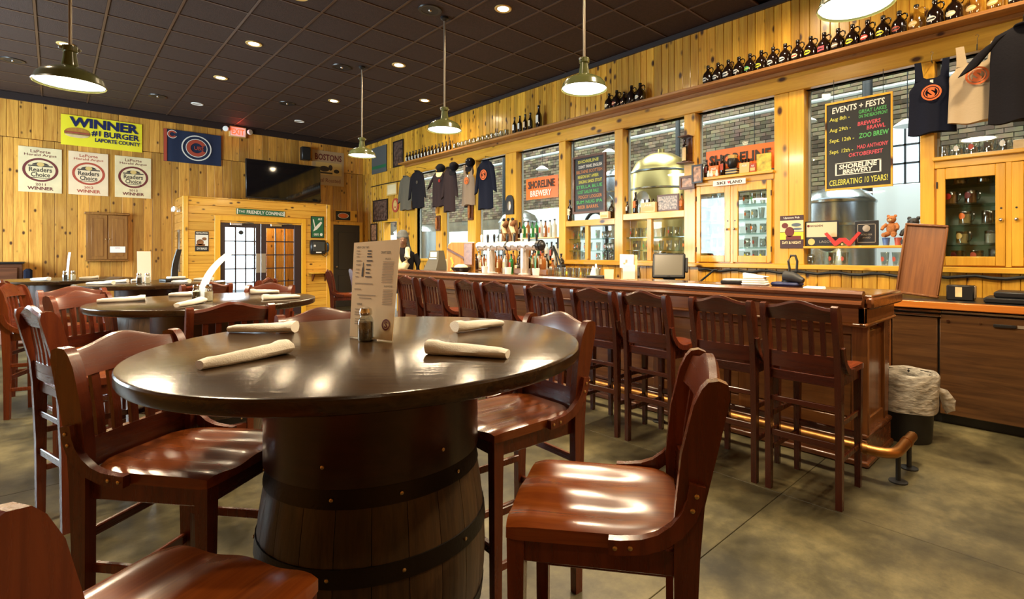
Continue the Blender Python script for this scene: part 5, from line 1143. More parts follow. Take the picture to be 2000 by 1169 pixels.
for side, (a, b) in enumerate(((3.01, 3.33), (2.48, 2.84))):
    for si, z in enumerate((1.2755, 1.44, 1.607, 1.78, 1.955)):
        for k in range(4):
            y = b - (b - a) * (k + .5) / 4
            pr = ('brick_red' if k != 1 or si == 3 else None) if side == 0 else rr.choice(['brick_red', 'gold', 'maroon', None, 'orange', 'chalk_g'])
            if side == 0 and si in (1, 4): pr = rr.choice([None, None, 'chalk_g', 'orange'])
            if si == 0: pr = rr.choice(['red', 'yellow', 'maroon', 'orange'])
            glass('pint' if rr.random() < .7 else 'mug', WX + .10 + rr.uniform(-.02, .05), y, z + .0005, '%s glass from the left, shelf %s from the bottom, %s door, two-door cabinet' % (ORD[k], ['one', 'two', 'three', 'four', 'five'][si], ['left', 'right'][side]), 'glasses in the two-door cabinet', pr, s=rr.uniform(.85, .98))
for k, (y, z, knd, pr, fl, d_) in enumerate(((.80, 1.2755, 'stein', 'maroon', None, 'at the left of the bottom shelf'), (.66, 1.2755, 'stein', 'brick_red', 'hide', 'with a brown print on the bottom shelf'), (.54, 1.2755, 'mug', None, None, 'at the right of the bottom shelf'),
        (.76, 1.45, 'stein', 'gold', 'horn', 'with a gold band on the second shelf up'), (.56, 1.45, 'stein', None, 'white', 'filled white on the second shelf up'), (.74, 1.63, 'stein', 'orange', 'horn', 'with an orange print on the middle shelf'), (.58, 1.63, 'stein', None, None, 'clear and round on the middle shelf'),
        (.84, 1.816, 'stein', 'red', 'bear', 'reddish at the left of the fourth shelf up'), (.70, 1.816, 'stein', 'maroon', 'maroon', 'dark maroon on the fourth shelf up'), (.78, 2.0, 'stein', 'chalk_w', 'horn', 'cream-bottomed on the top shelf'), (.61, 2.0, 'stein', 'gold', 'gold', 'amber-filled on the top shelf'))):
    glass(knd, WX + .10, y, z + .0005, 'mug ' + d_ + ' of the far right cabinet', 'mugs in the far right cabinet', pr, s=1.15, fill=fl)
for k, (y, pr) in enumerate(((.88, None), (.775, 'chalk_w'), (.67, 'brick_red'), (.565, 'ink'), (.46, 'chalk_w'))):
    glass('stein', WX + .02, y, 2.2505, 'clear mug, %s from the left on top of the far right cabinet' % ORD[k], 'mugs on top of the far right cabinet', pr)
solid('cigar_box', MB().box(-.12, .12, -.07, .07, 0, .075, .004), M['horn'], 'pale wooden box with a dark stamp on top of the far right cabinet', 'box', (WX - .01, .285, 2.2505), RW)

# ================================================================== SHIRTS AND CAPS HANGING ON THE HEADER
def shirt(label, kind, x, y, zt, w, h, mk, group, rz=RW, prn=None, seed=0, skew=0.0, long_sleeve=False, name='hanging_shirt'):
    rr = random.Random(seed); ph = rr.uniform(0, 6); t = thing(name, label, 'shirt', (x, y, zt), rz, group)
    N = 36
    def ring(z, hw, d, fold, x0=0.0):
        out = []
        for j in range(N):
            a = 2 * pi * j / N; xx = hw * cos(a); yy = d * sin(a)
            yy += fold * sin(xx / max(hw, .01) * 7 + ph + z * 2) * (.6 if sin(a) < 0 else .3)
            out.append((x0 + xx + skew * (-z), yy, z + .012 * fold / .02 * sin(xx * 20 + ph)))
        return out
    tank = kind == 'tank'; zs = -h; arm = -.20 * h / .7 - (.06 if tank else .02)
    rings = [ring(zs, w * .50, .036, .020), ring(zs * .75, w * .485, .034, .016), ring(zs * .5, w * .47, .032, .012), ring(arm - .03, w * .475, .030, .008), ring(arm, w * .47, .028, .005)]
    if tank: rings += [ring(arm + .05, w * .37, .022, .003), ring(arm + .085, w * .345, .018, .002)]
    else: rings += [ring(-.09, w * .455, .024, .004), ring(-.045, w * .40, .020, .002), ring(-.018, w * .25, .016, 0), ring(0, w * .16, .014, 0)]
    part('shirt_body', MB().loft(rings), M[mk], t, .9)
    if tank:
        for s in (-1, 1):
            rg = []
            for q in range(7):
                v = q / 6; z = (arm + .075) * (1 - v); xo = s * w * (.35 - .02 * v + .03 * v * v); xi = s * w * (.16 + .06 * v)
                if q == 0: xi = s * w * .05
                rg.append([(xi, -.012, z), (xo, -.014, z), (xo, .014, z), (xi, .012, z)])
            part('shoulder_strap', MB().loft(rg), M[mk], t, .9)
        part('neck_tag', MB().box(-.012, .012, -.022, -.018, arm + .035, arm + .07), M['paper'], t, 0)
    else:
        for s in (-1, 1):
            L = .50 if long_sleeve else .20; rg = []
            for q in range(5):
                v = q / 4; cx = s * (w * .36 + (w * .20 + (.03 if long_sleeve else .10)) * v ** .8 * 1.0); cz = -.075 - L * v - (0 if long_sleeve else .02 * v)
                r = .085 - .03 * v * (1.2 if long_sleeve else .5)
                rg.append([(cx + r * cos(2 * pi * j / 14) * (1.0), .022 * sin(2 * pi * j / 14), cz + s * r * .55 * cos(2 * pi * j / 14) * -1 + .0) for j in range(14)])
            part('sleeve', MB().loft(rg), M[mk], t, .9)
        part('collar', MB().lathe([(.062, -.004), (.066, .004), (.060, .012), (.055, .004)], 18), M[mk], t, .9)
    part('hanger_hook', MB().tube([(0, 0, 0.0), (0, 0, .05), (.012, 0, .07), (0, 0, .085), (-.012, 0, .075)], .0025, 5), M['chrome'], t)
    dw = WX - .05 - x
    part('hanging_peg', MB().cyl((0, -.01, -.004 if tank else .082), (0, dw, -.004 if tank else .082), .004, n=6), M['iron'], t)
    if prn:
        mk2, px, pz, pr_ = prn; yy = -.048
        e = disc_mb(px, pz, pr_, pr_ * .95, yy, 28, .80); e.merge(disc_mb(px, pz, pr_ * .70, pr_ * .66, yy, 24, .86)); e.merge(text_mb('S', pr_ * .75, pr_ * 1.15, px, pz, yy, bold=.05, depth=0))
        part('print_emblem', e, M[mk2], t, 0)
    return t
GS_ = 'shirts hung at the right'
shirt('black tank top with an orange round emblem, hung over the post at the right', 'tank', WX - .11, .955, 3.13, .36, .66, 'shirt_navy', GS_, RW + .1, ('print_o', .0, -.30, .075), 1)
shirt('beige tank top with an orange emblem, hung between the two dark shirts at the right', 'tank', WX - .20, .625, 3.16, .40, .66, 'shirt_beige', GS_, RW + .12, ('print_o', .0, -.28, .08), 2)
shirt('dark short-sleeved T-shirt cut by the right edge of the view', 'tee', WX - .29, .325, 3.20, .44, .76, 'shirt_black', GS_, RW + .1, None, 3)
GS_ = 'shirts hung at the far windows'
shirt('grey-olive jacket, leftmost of the shirts at the far windows', 'tee', WX - .17, 10.60, 3.10, .50, .76, 'shirt_grey', GS_, RW, None, 4, 0, True)
shirt('black long hooded top, second of the shirts at the far windows', 'tee', WX - .27, 9.92, 3.13, .52, .80, 'shirt_black', GS_, RW, ('shirt_grey', .08, -.25, .035), 5, .06, True)
shirt('dark brown T-shirt with a tiny emblem, third of the shirts at the far windows', 'tee', WX - .17, 9.20, 3.05, .52, .72, 'shirt_brown', GS_, RW, ('red', .08, -.2, .035), 6)
shirt('dark brown narrow long top, fourth of the shirts at the far windows', 'tee', WX - .27, 8.66, 3.05, .40, .86, 'shirt_brown', GS_, RW, None, 7, 0, True)
shirt('taupe top with an orange square print, fifth of the shirts at the far windows', 'tank', WX - .17, 8.16, 3.07, .42, .78, 'shirt_taupe', GS_, RW, ('orange', 0, -.32, .07), 8)
shirt('black T-shirt with an orange round emblem, rightmost of the shirts at the far windows', 'tee', WX - .20, 7.58, 3.06, .46, .88, 'shirt_navy', GS_, RW, ('print_o', 0, -.26, .10), 9, 0, True)
for k, (y, z, d_) in enumerate(((8.91, 3.06, 'black and pale'), (8.44, 3.04, 'black, middle'), (7.90, 3.05, 'black with a white front'))):
    t = thing('cap', d_ + ' cap, %s of three hung at the far windows' % ORD[k], 'cap', (WX - .30, y, z), RW + .4, 'caps at the far windows')
    part('cap_crown', MB().lathe([(.085, -.02), (.09, 0), (.085, .05), (.06, .09), (.02, .105), (.001, .107)], 18), M['shirt_black'], t, .9, rot=(radians(70), 0, 0))
    part('cap_brim', MB().loft([[(-.075, 0, 0), (.075, 0, 0), (.075, .006, 0), (-.075, .006, 0)], [(-.065, -.03, -.07), (.065, -.03, -.07), (.065, -.024, -.07), (-.065, -.024, -.07)], [(-.03, -.035, -.10), (.03, -.035, -.10), (.03, -.029, -.10), (-.03, -.029, -.10)]]), M['shirt_black' if k else 'horn'], t, .9, loc=(0, -.06, -.08))
    part('cap_patch', rect_mb(-.04, .04, -.02, .04, -.095), M['chalk_w'], t, 0) if k == 2 else None

# ================================================================== RIGHT WALL SIGNS
t = thing('events_board', 'black EVENTS + FESTS chalkboard in the window left of the black tank top', 'chalkboard', (WX - .065, 1.565, 2.475), RW)
part('board_frame', MB().box(-.30, .30, -.02, 0, .435, .455).box(-.30, .30, -.02, 0, -.455, -.435).box(-.30, -.285, -.02, 0, -.435, .435).box(.285, .30, -.02, 0, -.435, .435), M['trim_z'], t, 0); part('board_face', MB().box(-.285, .285, -.012, -.002, -.435, .435), M['blackboard'], t, 0)
for sx in (-.22, .22): part('hanging_cord', MB().cyl((sx, -.008, .45), (sx, -.008, .69), .003, n=5), M['iron'], t)
def ch(s, w, h, x, z, m, b=.012): part('chalk_lettering', text_mb(s, w, h, x, z, -.0135, bold=b, shear=.12, rot=.03), M[m], t, 0)
ch('EVENTS + FESTS', .47, .062, -.0, .375, 'chalk_w', .02)
ch('Aug 8th -', .19, .05, -.165, .275, 'chalk_y'); ch('GREAT LAKES', .24, .036, .13, .315, 'chalk_g'); ch('ON THE BEACHFRONT', .25, .034, .135, .268, 'chalk_g')
ch('Aug 29th -', .20, .05, -.16, .165, 'chalk_y'); ch('BREWERS', .20, .04, .10, .195, 'chalk_r', .02); ch('BRAWL', .16, .04, .16, .145, 'chalk_r', .02)
ch('Sept. 12th -', .23, .05, -.145, .055, 'chalk_y'); ch('ZOO BREW', .26, .05, .14, .075, 'chalk_g', .02)
ch('Sept. 12th -', .22, .05, -.15, -.06, 'chalk_y'); ch('MAD ANTHONY', .27, .04, .13, -.035, 'chalk_r', .02); ch('OKTOBERFEST', .30, .04, .07, -.105, 'chalk_r', .02)
part('chalk_border', rect_mb(-.205, .205, -.186, -.178, -.0135).merge(rect_mb(-.205, .205, -.305, -.297, -.0135)).merge(rect_mb(-.205, -.19, -.30, -.18, -.0135)).merge(rect_mb(.19, .205, -.30, -.18, -.0135)), M['chalk_w'], t, 0)
ch('SHORELINE', .34, .05, 0, -.215, 'chalk_w', .03); ch('BREWERY', .27, .045, 0, -.268, 'chalk_w', .03); ch('CELEBRATING 10 YEARS!', .52, .06, 0, -.37, 'chalk_y', .012)
t = thing('menu_board', 'tall chalkboard of coloured beer names in a red-brown frame, over the first glass case', 'chalkboard', (WX - .05, 5.17, 2.415), RW)
part('board_frame', MB().box(-.33, .33, -.03, 0, .405, .44).box(-.33, .33, -.03, 0, -.44, -.405).box(-.33, -.295, -.03, 0, -.405, .405).box(.295, .33, -.03, 0, -.405, .405), M['brown_frame'], t, 0); part('board_face', MB().box(-.295, .295, -.012, -.002, -.405, .405), M['blackboard'], t, 0)
for k, (s, m) in enumerate((('SHORELINE', 'chalk_y'), ('DON\'T PANIC ENGLISH', 'chalk_w'), ('BELTAINE SCOTTISH', 'chalk_o'), ('REGION RAT AMBER', 'chalk_y'), ('SINGING SANDS STOUT', 'chalk_y'), ('STELLA BLUE', 'chalk_g'), ('LOST SAILOR PALE', 'chalk_g'), ('FOGGY LOGGER', 'chalk_o'), ('SUM NUG IPA', 'chalk_g'), ('BEER BARREL', 'chalk_o'))):
    part('chalk_lettering', text_mb(s, .42 + .1 * ((k * 7) % 3) / 2, .05, -.02 + .02 * ((k * 5) % 3), .355 - k * .077, -.0135, bold=.02, rot=.02), M[m], t, 0)
def orange_sign(label, y, z, w, h, x, rz, two):
    t = thing('brewery_sign', label, 'sign', (x, y, z), rz)
    seg = 10; part('sign_sheet', MB().loft([[(-w / 2 + w * i / seg, -.004 - .02 * sin(pi * i / seg), -h / 2), (-w / 2 + w * i / seg, -.02 * sin(pi * i / seg), -h / 2), (-w / 2 + w * i / seg, -.02 * sin(pi * i / seg), h / 2), (-w / 2 + w * i / seg, -.004 - .02 * sin(pi * i / seg), h / 2)] for i in range(seg + 1)]), M['orange'], t)
    yy = -.0265
    if two:
        part('lettering', text_mb('SHORELINE', w * .82, h * .36, 0, h * .18, yy, bold=.03), M['ink'], t, 0); part('lettering', text_mb('BREWERY', w * .66, h * .28, 0, -h * .24, yy, bold=.03), M['chalk_w'], t, 0)
    else: part('lettering', text_mb('SHORELINE', w * .88, h * .42, .0, h * .08, yy, bold=.04), M['ink'], t, 0)
    return t
orange_sign('orange SHORELINE BREWERY sign in the window left of the menu chalkboard', 6.26, 2.46, .78, .36, WX - .02, RW, True)
orange_sign('long orange SHORELINE sign standing above the two-door cabinet', 2.86, 2.50, .88, .30, WX + .06, RW, False)
def framed(name, label, cat, y, z, w, h, fm, im, x=WX - .02, d=.02, bw=.03, dx=0):
    t = thing(name, label, cat, (x, y, z), RW); part('frame', MB().box(-w / 2, w / 2, -d, 0, h / 2 - bw, h / 2).box(-w / 2, w / 2, -d, 0, -h / 2, -h / 2 + bw).box(-w / 2, -w / 2 + bw, -d, 0, -h / 2 + bw, h / 2 - bw).box(w / 2 - bw, w / 2, -d, 0, -h / 2 + bw, h / 2 - bw), M[fm], t, 0); part('picture', MB().box(-w / 2 + bw, w / 2 - bw, -d * .6, -.001, -h / 2 + bw, h / 2 - bw), M[im], t, 0); return t
framed('framed_picture', 'tall dark framed picture high on the wall right of the dark green banner', 'picture', 11.22, 3.72, .50, .62, 'black', 'photo', WX - .02)
t = thing('dark_banner', 'dark green hanging banner in the far corner behind the farthest pendant lamp', 'banner', (WX - .03, 12.2, 3.70), RW); part('banner_cloth', MB().box(-.40, .40, -.012, 0, -.33, .33, .002), M['greyfelt'], t, 0); part('banner_stripe', rect_mb(-.38, .38, -.22, -.14, -.0135), M['green'], t, 0)
framed('small_sign', 'small pale sign hanging from a rod near the far corner', 'sign', 11.52, 2.90, .50, .28, 'gold', 'cream', WX - .03)
solid('sign_rod', MB().tube([(-1.0, 0, 0), (-.2, .0, .01), (.7, 0, .0), (1.0, 0, .02)], .012, 6), M['iron'], 'thin dark wavy rod on the wall near the far corner', 'rod', (WX - .035, 11.65, 3.06), RW)
framed('framed_picture', 'square dark framed picture left of the red oval sign near the far corner', 'picture', 12.15, 2.43, .80, .54, 'black', 'photo', WX - .02)
t = thing('oval_sign', 'red ornate sign above the side doorway near the far corner', 'sign', (WX - .02, 11.36, 2.51), RW); part('sign_plate', MB().lathe([(.001, 0), (.17, 0), (.17, .012), (.001, .014)], 24), M['brick_red'], t, .6, rot=(pi / 2, 0, 0)); part('sign_figure', disc_mb(0, 0, .09, .12, -.016, 20, .6).merge(disc_mb(0, .02, .05, .06, -.016)), M['gold'], t, 0)
framed('framed_picture', 'narrow tall dark frame with a pale figure left of the side doorway', 'picture', 12.50, 1.89, .36, .46, 'black', 'photo2', WX - .02)
t = thing('bell_plaque', 'small dark bell-shaped plaque on the post right of the hanging shirts', 'plaque', (WX - .045, 7.06, 2.23), RW); part('plaque_board', MB().prism([(-.11, -.17), (.11, -.17), (.11, .06), (.08, .14), (.03, .17), (-.03, .17), (-.08, .14), (-.11, .06)], -.02, 0, 'xz'), M['iron'], t, .4); part('plaque_relief', MB().sphere((0, -.022, -.02), .05, .012, .09, 10, 6), M['pushplate'], t)
# bits on the posts between the shirts
t = thing('banjo', 'small round-bodied stringed instrument hung between the shirts at the far windows', 'instrument', (WX - .06, 9.42, 2.86), RW); part('body', MB().lathe([(.001, 0), (.13, 0), (.13, .05), (.001, .055)], 24), M['horn'], t, .6, loc=(0, .0, 0), rot=(pi / 2, 0, 0)); part('neck', MB().box(-.02, .02, -.05, -.02, -.55, -.10, .004), M['cutboard'], t); part('head', MB().box(-.03, .03, -.05, -.02, -.66, -.55, .006), M['cutboard'], t)
t = thing('carved_figure', 'small reddish carved figure hung between the first two shirts at the far windows', 'figure', (WX - .08, 10.30, 2.74), RW); part('figure_body', MB().lathe([(.001, -.14), (.05, -.13), (.07, -.05), (.05, .04), (.06, .09), (.03, .14), (.001, .15)], 12), M['bear'], t, .9); part('hanging_strap', MB().box(-.012, .012, -.005, .005, .14, .42), M['red'], t, 0)
for y, z, h in ((9.42, 2.0, .32), (8.24, 2.22, .42)):
    t = thing('tap_handle_display', 'dark carved tap handle on the post %s' % ('left of the dark narrow top' if y > 9 else 'under the taupe top'), 'tap handle', (WX - .05, y, z), RW, 'tap handles on the posts'); part('mounting_board', MB().box(-.08, .08, -.02, 0, -h / 2, h / 2, .004), M['brown_frame'], t); part('handle', MB().lathe([(.001, -h * .42), (.022, -h * .4), (.03, 0), (.022, h * .3), (.001, h * .42)], 10), M['bear'], t, .9, loc=(0, -.05, 0))
# wall lettering strip between the shirts
t = thing('vertical_sign', 'narrow dark sign with white upright lettering between the shirts at the far windows', 'sign', (WX - .05, 8.40, 2.62), RW); part('sign_plate', MB().box(-.05, .05, -.012, 0, -.36, .36, .002), M['black'], t, 0); part('lettering', text_mb('SHORELINE', .60, .06, 0, 0, -.0135, bold=.03, rot=-pi / 2), M['chalk_w'], t, 0)
# horn / hide ornament on the post
t = thing('horn_ornament', 'brown and cream hide and horn ornament on the post right of the bell plaque', 'ornament', (WX - .14, 6.98, 1.72), RW)
for k, (x, a) in enumerate(((-.13, .10), (-.03, -.06), (.08, .12), (.17, -.08))):
    part('horn', MB().tube([(x, 0, .20), (x + a * .4, -.05, .12), (x + a, -.06, .0), (x + a * .6, -.04, -.14), (x + a * .2, -.02, -.22)], [.045, .05, .042, .03, .012], 10), M['horn' if k % 2 == 0 else 'hide'], t, .9)
part('hide_flap', MB().loft([[(-.16, .0, .22), (.2, .0, .22), (.2, .03, .22), (-.16, .03, .22)], [(-.2, -.03, .05), (.24, -.03, .05), (.24, .01, .05), (-.2, .01, .05)], [(-.10, .0, -.15), (.20, .0, -.18), (.20, .03, -.18), (-.10, .03, -.15)]]), M['hide'], t, .9)
for k in range(3): part('button', MB().sphere((-.10 + .12 * k, -.03, .24), .03, n=8, m=6), M['iron'], t)
# bracket shelf with bottle on the post, little frames
t = thing('bottle_bracket', 'small dark wood bracket shelf on the post between the register window and the orange sign', 'shelf', (WX - .045, 3.50, 2.52), RW); part('bracket_shelf', MB().box(-.09, .09, -.13, 0, -.012, .008, .004), M['brown_frame'], t); part('bracket_top', MB().box(-.08, .08, -.12, 0, .325, .34, .004), M['brown_frame'], t); part('bracket_back', MB().box(-.07, .07, -.012, 0, -.01, .33, .003), M['brown_frame'], t)
bottle('liquor', 'amber', WX - .115, 3.50, 2.5285, 'dark bottle with a cream label on the small bracket shelf', None, 'horn', (.05, .60), 1.2, s=1.0)
framed('framed_print', 'small brown framed picture of a pale dog below the bracket shelf', 'picture', 3.50, 2.275, .22, .17, 'brown_frame', 'photo2', WX - .045, .03, .028)
framed('framed_print', 'small dark framed picture with an orange centre at the left end of the orange sign', 'picture', 3.33, 2.36, .15, .23, 'black', 'photo2', WX - .10, .02, .02)
t = thing('slogan_plate', 'white plate with a red heart below the long orange sign', 'sign', (WX - .10, 2.915, 2.215), RW); t.rotation_euler = (0, radians(0), RW); part('plate', MB().box(-.205, .205, -.008, 0, -.033, .033, .002), M['paper'], t, 0); part('lettering', text_mb('SKI', .11, .035, -.10, 0, -.009, bold=.03).merge(text_mb('LAND', .15, .035, .09, 0, -.009, bold=.03)), M['ink'], t, 0); part('heart', MB().add([(.0 + .018 * a, -.009, .018 * b) for a, b in ((0, -1), (.9, .1), (1, .6), (.6, .95), (.15, .8), (0, .5), (-.15, .8), (-.6, .95), (-1, .6), (-.9, .1))], [tuple(range(10))]), M['red'], t, 0)
# things standing on top of the two-door cabinet
TC = 2.3105; XC = WX - .045
def carton(label, y, w, h, mk, x=XC, z=TC, six=True, grp=None, d=.07):
    t = thing('carton', label, 'carton', (x, y, z), RW, grp); part('carton_box', MB().box(-w / 2, w / 2, -d / 2, d / 2, 0, h, .003), M[mk], t); part('carton_print', rect_mb(-w * .4, w * .4, h * .15, h * .5, -d / 2 - .001), M['gold'], t, 0); part('lettering', text_mb('ALE', w * .5, h * .18, 0, h * .72, -d / 2 - .0012, bold=.03), M['chalk_w'], t, 0)
    if six:
        for k in (-1, 0, 1): part('bottle_neck', MB().lathe([(.014, h), (.012, h + .04), (.014, h + .045), (.001, h + .05)], 8, (k * w * .3, 0, 0)), M['amber'], t)
    return t
bottle('short', 'amber', XC, 3.24, TC, 'dark short bottle at the left in front of the orange sign', 'things on the two-door cabinet', 'maroon')
carton('orange-labelled bottle carton in front of the orange sign', 3.13, .13, .13, 'orange')
bottle('short', 'amber', XC - .01, 3.02, TC, 'dark bottle with a red label beside the orange-labelled carton', 'things on the two-door cabinet', 'brick_red', s=1.1)
t = thing('trophy', 'black and gold trophy bottle-topper standing in the middle in front of the orange sign', 'trophy', (XC, 2.90, TC), RW); part('trophy_base', MB().box(-.07, .07, -.04, .04, 0, .075, .006), M['black'], t); part('trophy_bands', MB().box(-.072, .072, -.042, .042, .018, .03).box(-.072, .072, -.042, .042, .05, .06), M['gold'], t, 0); part('trophy_cup', MB().lathe([(.03, .075), (.055, .10), (.062, .16), (.055, .19), (.001, .20)], 14), M['black'], t); part('trophy_crown', MB().lathe([(.05, .19), (.06, .23), (.052, .23), (.045, .20)], 8), M['gold'], t)
carton('green-leaf labelled bottle cluster in front of the orange sign', 2.74, .12, .12, 'gold', six=True)
carton('small red and blue can pack right of the green-leaf cluster', 2.64, .07, .10, 'brick_red', six=False)
t = thing('small_picture', 'yellow-green framed picture at the right end of the orange sign', 'picture', (XC, 2.52, TC), RW); part('picture_board', MB().box(-.085, .085, -.012, .0, 0, .20, .003), mat('yellow_green_print', (.62, .46, .05), .5, var=.5, bscale=60), t, 0)
for k, y in enumerate((3.19, 3.15, 3.08)): solid('small_figure', MB().lathe([(.001, 0), (.018, 0), (.02, .03), (.012, .05), (.015, .065), (.001, .08)], 10), M['white'], 'tiny white figure, %s from the left on the two-door cabinet front edge' % ORD[k], 'figure', (XC - .04, y, TC), RW, 'tiny white figures')
# on the rail of the register window case
RX, RZ = WX + .02, 1.9305
bottle('short', 'amber', RX - .02, 4.50, RZ, 'small dark bottle at the left end of the rail behind the register', 'bottles on the register rail', 'chalk_w', s=.8)
bottle('tall', 'amber', RX, 4.37, RZ, 'tall dark bottle with an orange label on the rail behind the register', 'bottles on the register rail', 'orange', s=.95)
carton('beige six-bottle carton on the rail behind the register', 4.14, .24, .14, 'horn', RX, RZ)
t = thing('framed_photo', 'framed group photograph on the rail behind the register', 'picture', (RX + .03, 3.85, RZ), RW); part('frame', MB().box(-.17, .17, -.02, 0, 0, .23, .004), M['brown_frame'], t, 0); part('photo', MB().box(-.145, .145, -.023, -.015, .025, .205), mat('group_photo', (.35, .28, .22), .3, var=.95, bscale=160), t, 0)
bottle('short', 'brownliq', RX, 3.63, RZ, 'red-brown small bottle at the right end of the rail behind the register', 'bottles on the register rail', 'orange', s=1.0)
bottle('tall', 'amber', RX - .05, 5.60, 1.8805, 'dark jug-like bottle with a pink label at the left end of the chalkboard rail', 'bottles on the chalkboard rail', 'cream2', s=1.05)
bottle('flask', 'amber', RX, 4.80, 1.8805, 'dark bottle at the right end of the chalkboard rail', 'bottles on the chalkboard rail', None, s=1.1)
carton('pale label box at the right end of the chalkboard rail', 4.86, .16, .10, 'cream2', WX - .05, 1.8805, False)
# ---- window shelf with awards
t = thing('award_shelf', 'narrow pine shelf across the lower part of the window with the silver tank', 'shelf', (0, 0, 0)); part('shelf_board', MB().box(WX - .08, WX + .085, 1.06, 2.085, 1.425, 1.45, .004), M['trim_y'], t)
AZ, AX = 1.4505, WX - .01
t = thing('award_certificate', 'wide gold and black certificate leaning on the window shelf', 'award', (AX, 1.92, AZ), RW); part('board', MB().box(-.165, .165, -.012, 0, 0, .265, .003), M['black'], t, 0); part('gold_panel', rect_mb(-.15, .15, .095, .25, -.0135), mat('certificate_gold', (.72, .58, .36), .35, .3), t, 0); part('seal', disc_mb(-.10, .045, .035, .035, -.0135, 20), M['gold'], t, 0); part('lettering', text_mb('GOLDEN', .13, .022, -.05, .215, -.0145, bold=.02), M['ink'], t, 0); part('lettering', text_mb('LAGOON', .16, .025, .06, .045, -.0135), M['pushplate'], t, 0); part('seal_dot', disc_mb(-.13, .215, .014, .014, -.0145, 12), M['maroon'], t, 0)
t = thing('award_plaque', 'black plaque with a silver border and round medal on the window shelf', 'award', (AX, 1.50, AZ), RW); part('board', MB().box(-.105, .105, -.015, 0, 0, .25, .005), M['black'], t); part('plaque_border', rect_mb(-.08, .08, .03, .036, -.0165).merge(rect_mb(-.08, .08, .21, .216, -.0165)).merge(rect_mb(-.08, -.074, .03, .216, -.0165)).merge(rect_mb(.074, .08, .03, .216, -.0165)), M['pushplate'], t, 0); part('medal', MB().lathe([(.001, 0), (.034, 0), (.034, .006), (.001, .008)], 20), M['pushplate'], t, .6, loc=(0, -.016, .172), rot=(pi / 2, 0, 0)); part('lettering', text_mb('WORLD BEER', .10, .018, 0, .11, -.0165).merge(text_mb('AWARD', .07, .018, 0, .08, -.0165)), M['pushplate'], t, 0)
t = thing('letter_ornament', 'red W-shaped ornament on the window shelf between the two awards', 'ornament', (AX - .075, 1.70, AZ), RW); part('letter_w', MB().prism([(-.17, .125), (-.075, .0), (-.05, .0), (.0, .045), (.05, .0), (.075, .0), (.17, .125), (.145, .14), (.065, .045), (.03, .08), (-.03, .08), (-.065, .045), (-.145, .14)], -.012, .012, 'xz'), M['red'], t, .3); part('base_knob', MB().sphere((0, -.01, .013), .012, n=8, m=6), M['horn'], t)
def bear(label, x, y, z, mk, s=1.0, rz=RW - .2):
    t = thing('toy_bear', label, 'toy', (x, y, z), rz); t.scale = (s, s, s); b = MB()
    b.sphere((0, 0, .10), .055, .045, .075, 14, 10); part('body', b, M[mk], t, .9)
    h = part('head', MB().sphere((0, -.01, .205), .047, .044, .044, 14, 10), M[mk], t, .9)
    for s_ in (-1, 1):
        part('ear', MB().sphere((s_ * .036, 0, .243), .018, .010, .018, 10, 6), M[mk], h, .9); part('arm', MB().tube([(s_ * .045, -.01, .15), (s_ * .075, -.035, .12), (s_ * .08, -.055, .09)], [.022, .020, .016], 8), M[mk], t, .9); part('leg', MB().tube([(s_ * .03, -.02, .045), (s_ * .045, -.06, .03), (s_ * .05, -.09, .03)], [.03, .028, .024], 8), M[mk], t, .9)
        part('eye', MB().sphere((s_ * .016, -.051, .215), .005, n=6, m=5), M['black'], h)
    part('muzzle', MB().sphere((0, -.05, .193), .02, .016, .015, 10, 6), M['horn'] if mk == 'bear' else M['iron'], h, .9); part('nose', MB().sphere((0, -.066, .198), .006, n=6, m=5), M['black'], h)
bear('tan toy bear sitting on glasses on the window shelf right of the awards', AX - .01, 1.285, AZ + .075, 'bear', .86)
for k, (y, mk) in enumerate(((1.335, 'navy'), (1.235, 'brick_red'))):
    solid('shot_tumbler', MB().lathe([(.001, 0), (.026, 0), (.034, .075), (.031, .0755), (.024, .006), (.001, .006)], 14), mat('tumbler_' + mk, ((.10, .20, .50) if mk == 'navy' else (.55, .12, .08)), .2, coat=.4), '%s tumbler under the toy bear on the window shelf' % ('blue' if mk == 'navy' else 'red'), 'tumbler', (AX, y, AZ), 0)
bear('dark bear figurine at the right end of the window shelf, beside the leaning tray', AX, 1.11, AZ, 'iron', 1.05)
for k, (y, kd, pr) in enumerate(((2.03, 'mug', 'ink'), (1.82, 'pint', 'brick_red'), (1.70, 'pint', 'brick_red'), (1.345, 'pint', 'brick_red'), (1.25, 'pint', 'brick_red'))):
    glass(kd, WX - .01, y, 1.2505, ('handled mug with a dark figure' if k == 0 else 'red-printed clear glass, %s from the left' % ORD[k - 1]) + ' on the sill under the award shelf', 'glasses under the award shelf', pr, s=.95)
t = thing('picture_poster', 'small vintage poster in black, cream and yellow on the double post', 'poster', (WX - .045, 2.215, 1.608), RW); part('poster_board', MB().box(-.125, .125, -.008, 0, -.18, .18, .002), mat('poster_maroon', (.06, .02, .02), .5), t, 0)
part('picture_panel', rect_mb(-.125, .125, .0, .125, -.0095), M['cream'], t, 0); part('picture_panel', rect_mb(-.125, .125, -.085, -.005, -.0095), M['yellow'], t, 0); part('picture_figure', disc_mb(-.07, .07, .035, .03, -.0105).merge(disc_mb(-.02, -.0, .05, .055, -.0105)).merge(rect_mb(-.06, .10, -.085, -.045, -.0105)), M['maroon'], t, 0); part('picture_figure', disc_mb(.05, .075, .05, .02, -.0105).merge(disc_mb(.06, .03, .05, .012, -.0105)), mat('poster_blue_grey', (.10, .14, .18), .5), t, 0)
part('lettering', text_mb('Uptown Pub', .17, .026, 0, .152, -.0095, bold=.02), M['chalk_w'], t, 0); part('lettering', text_mb('DAY & NIGHT', .20, .03, 0, -.118, -.0095, bold=.02), M['cream'], t, 0)
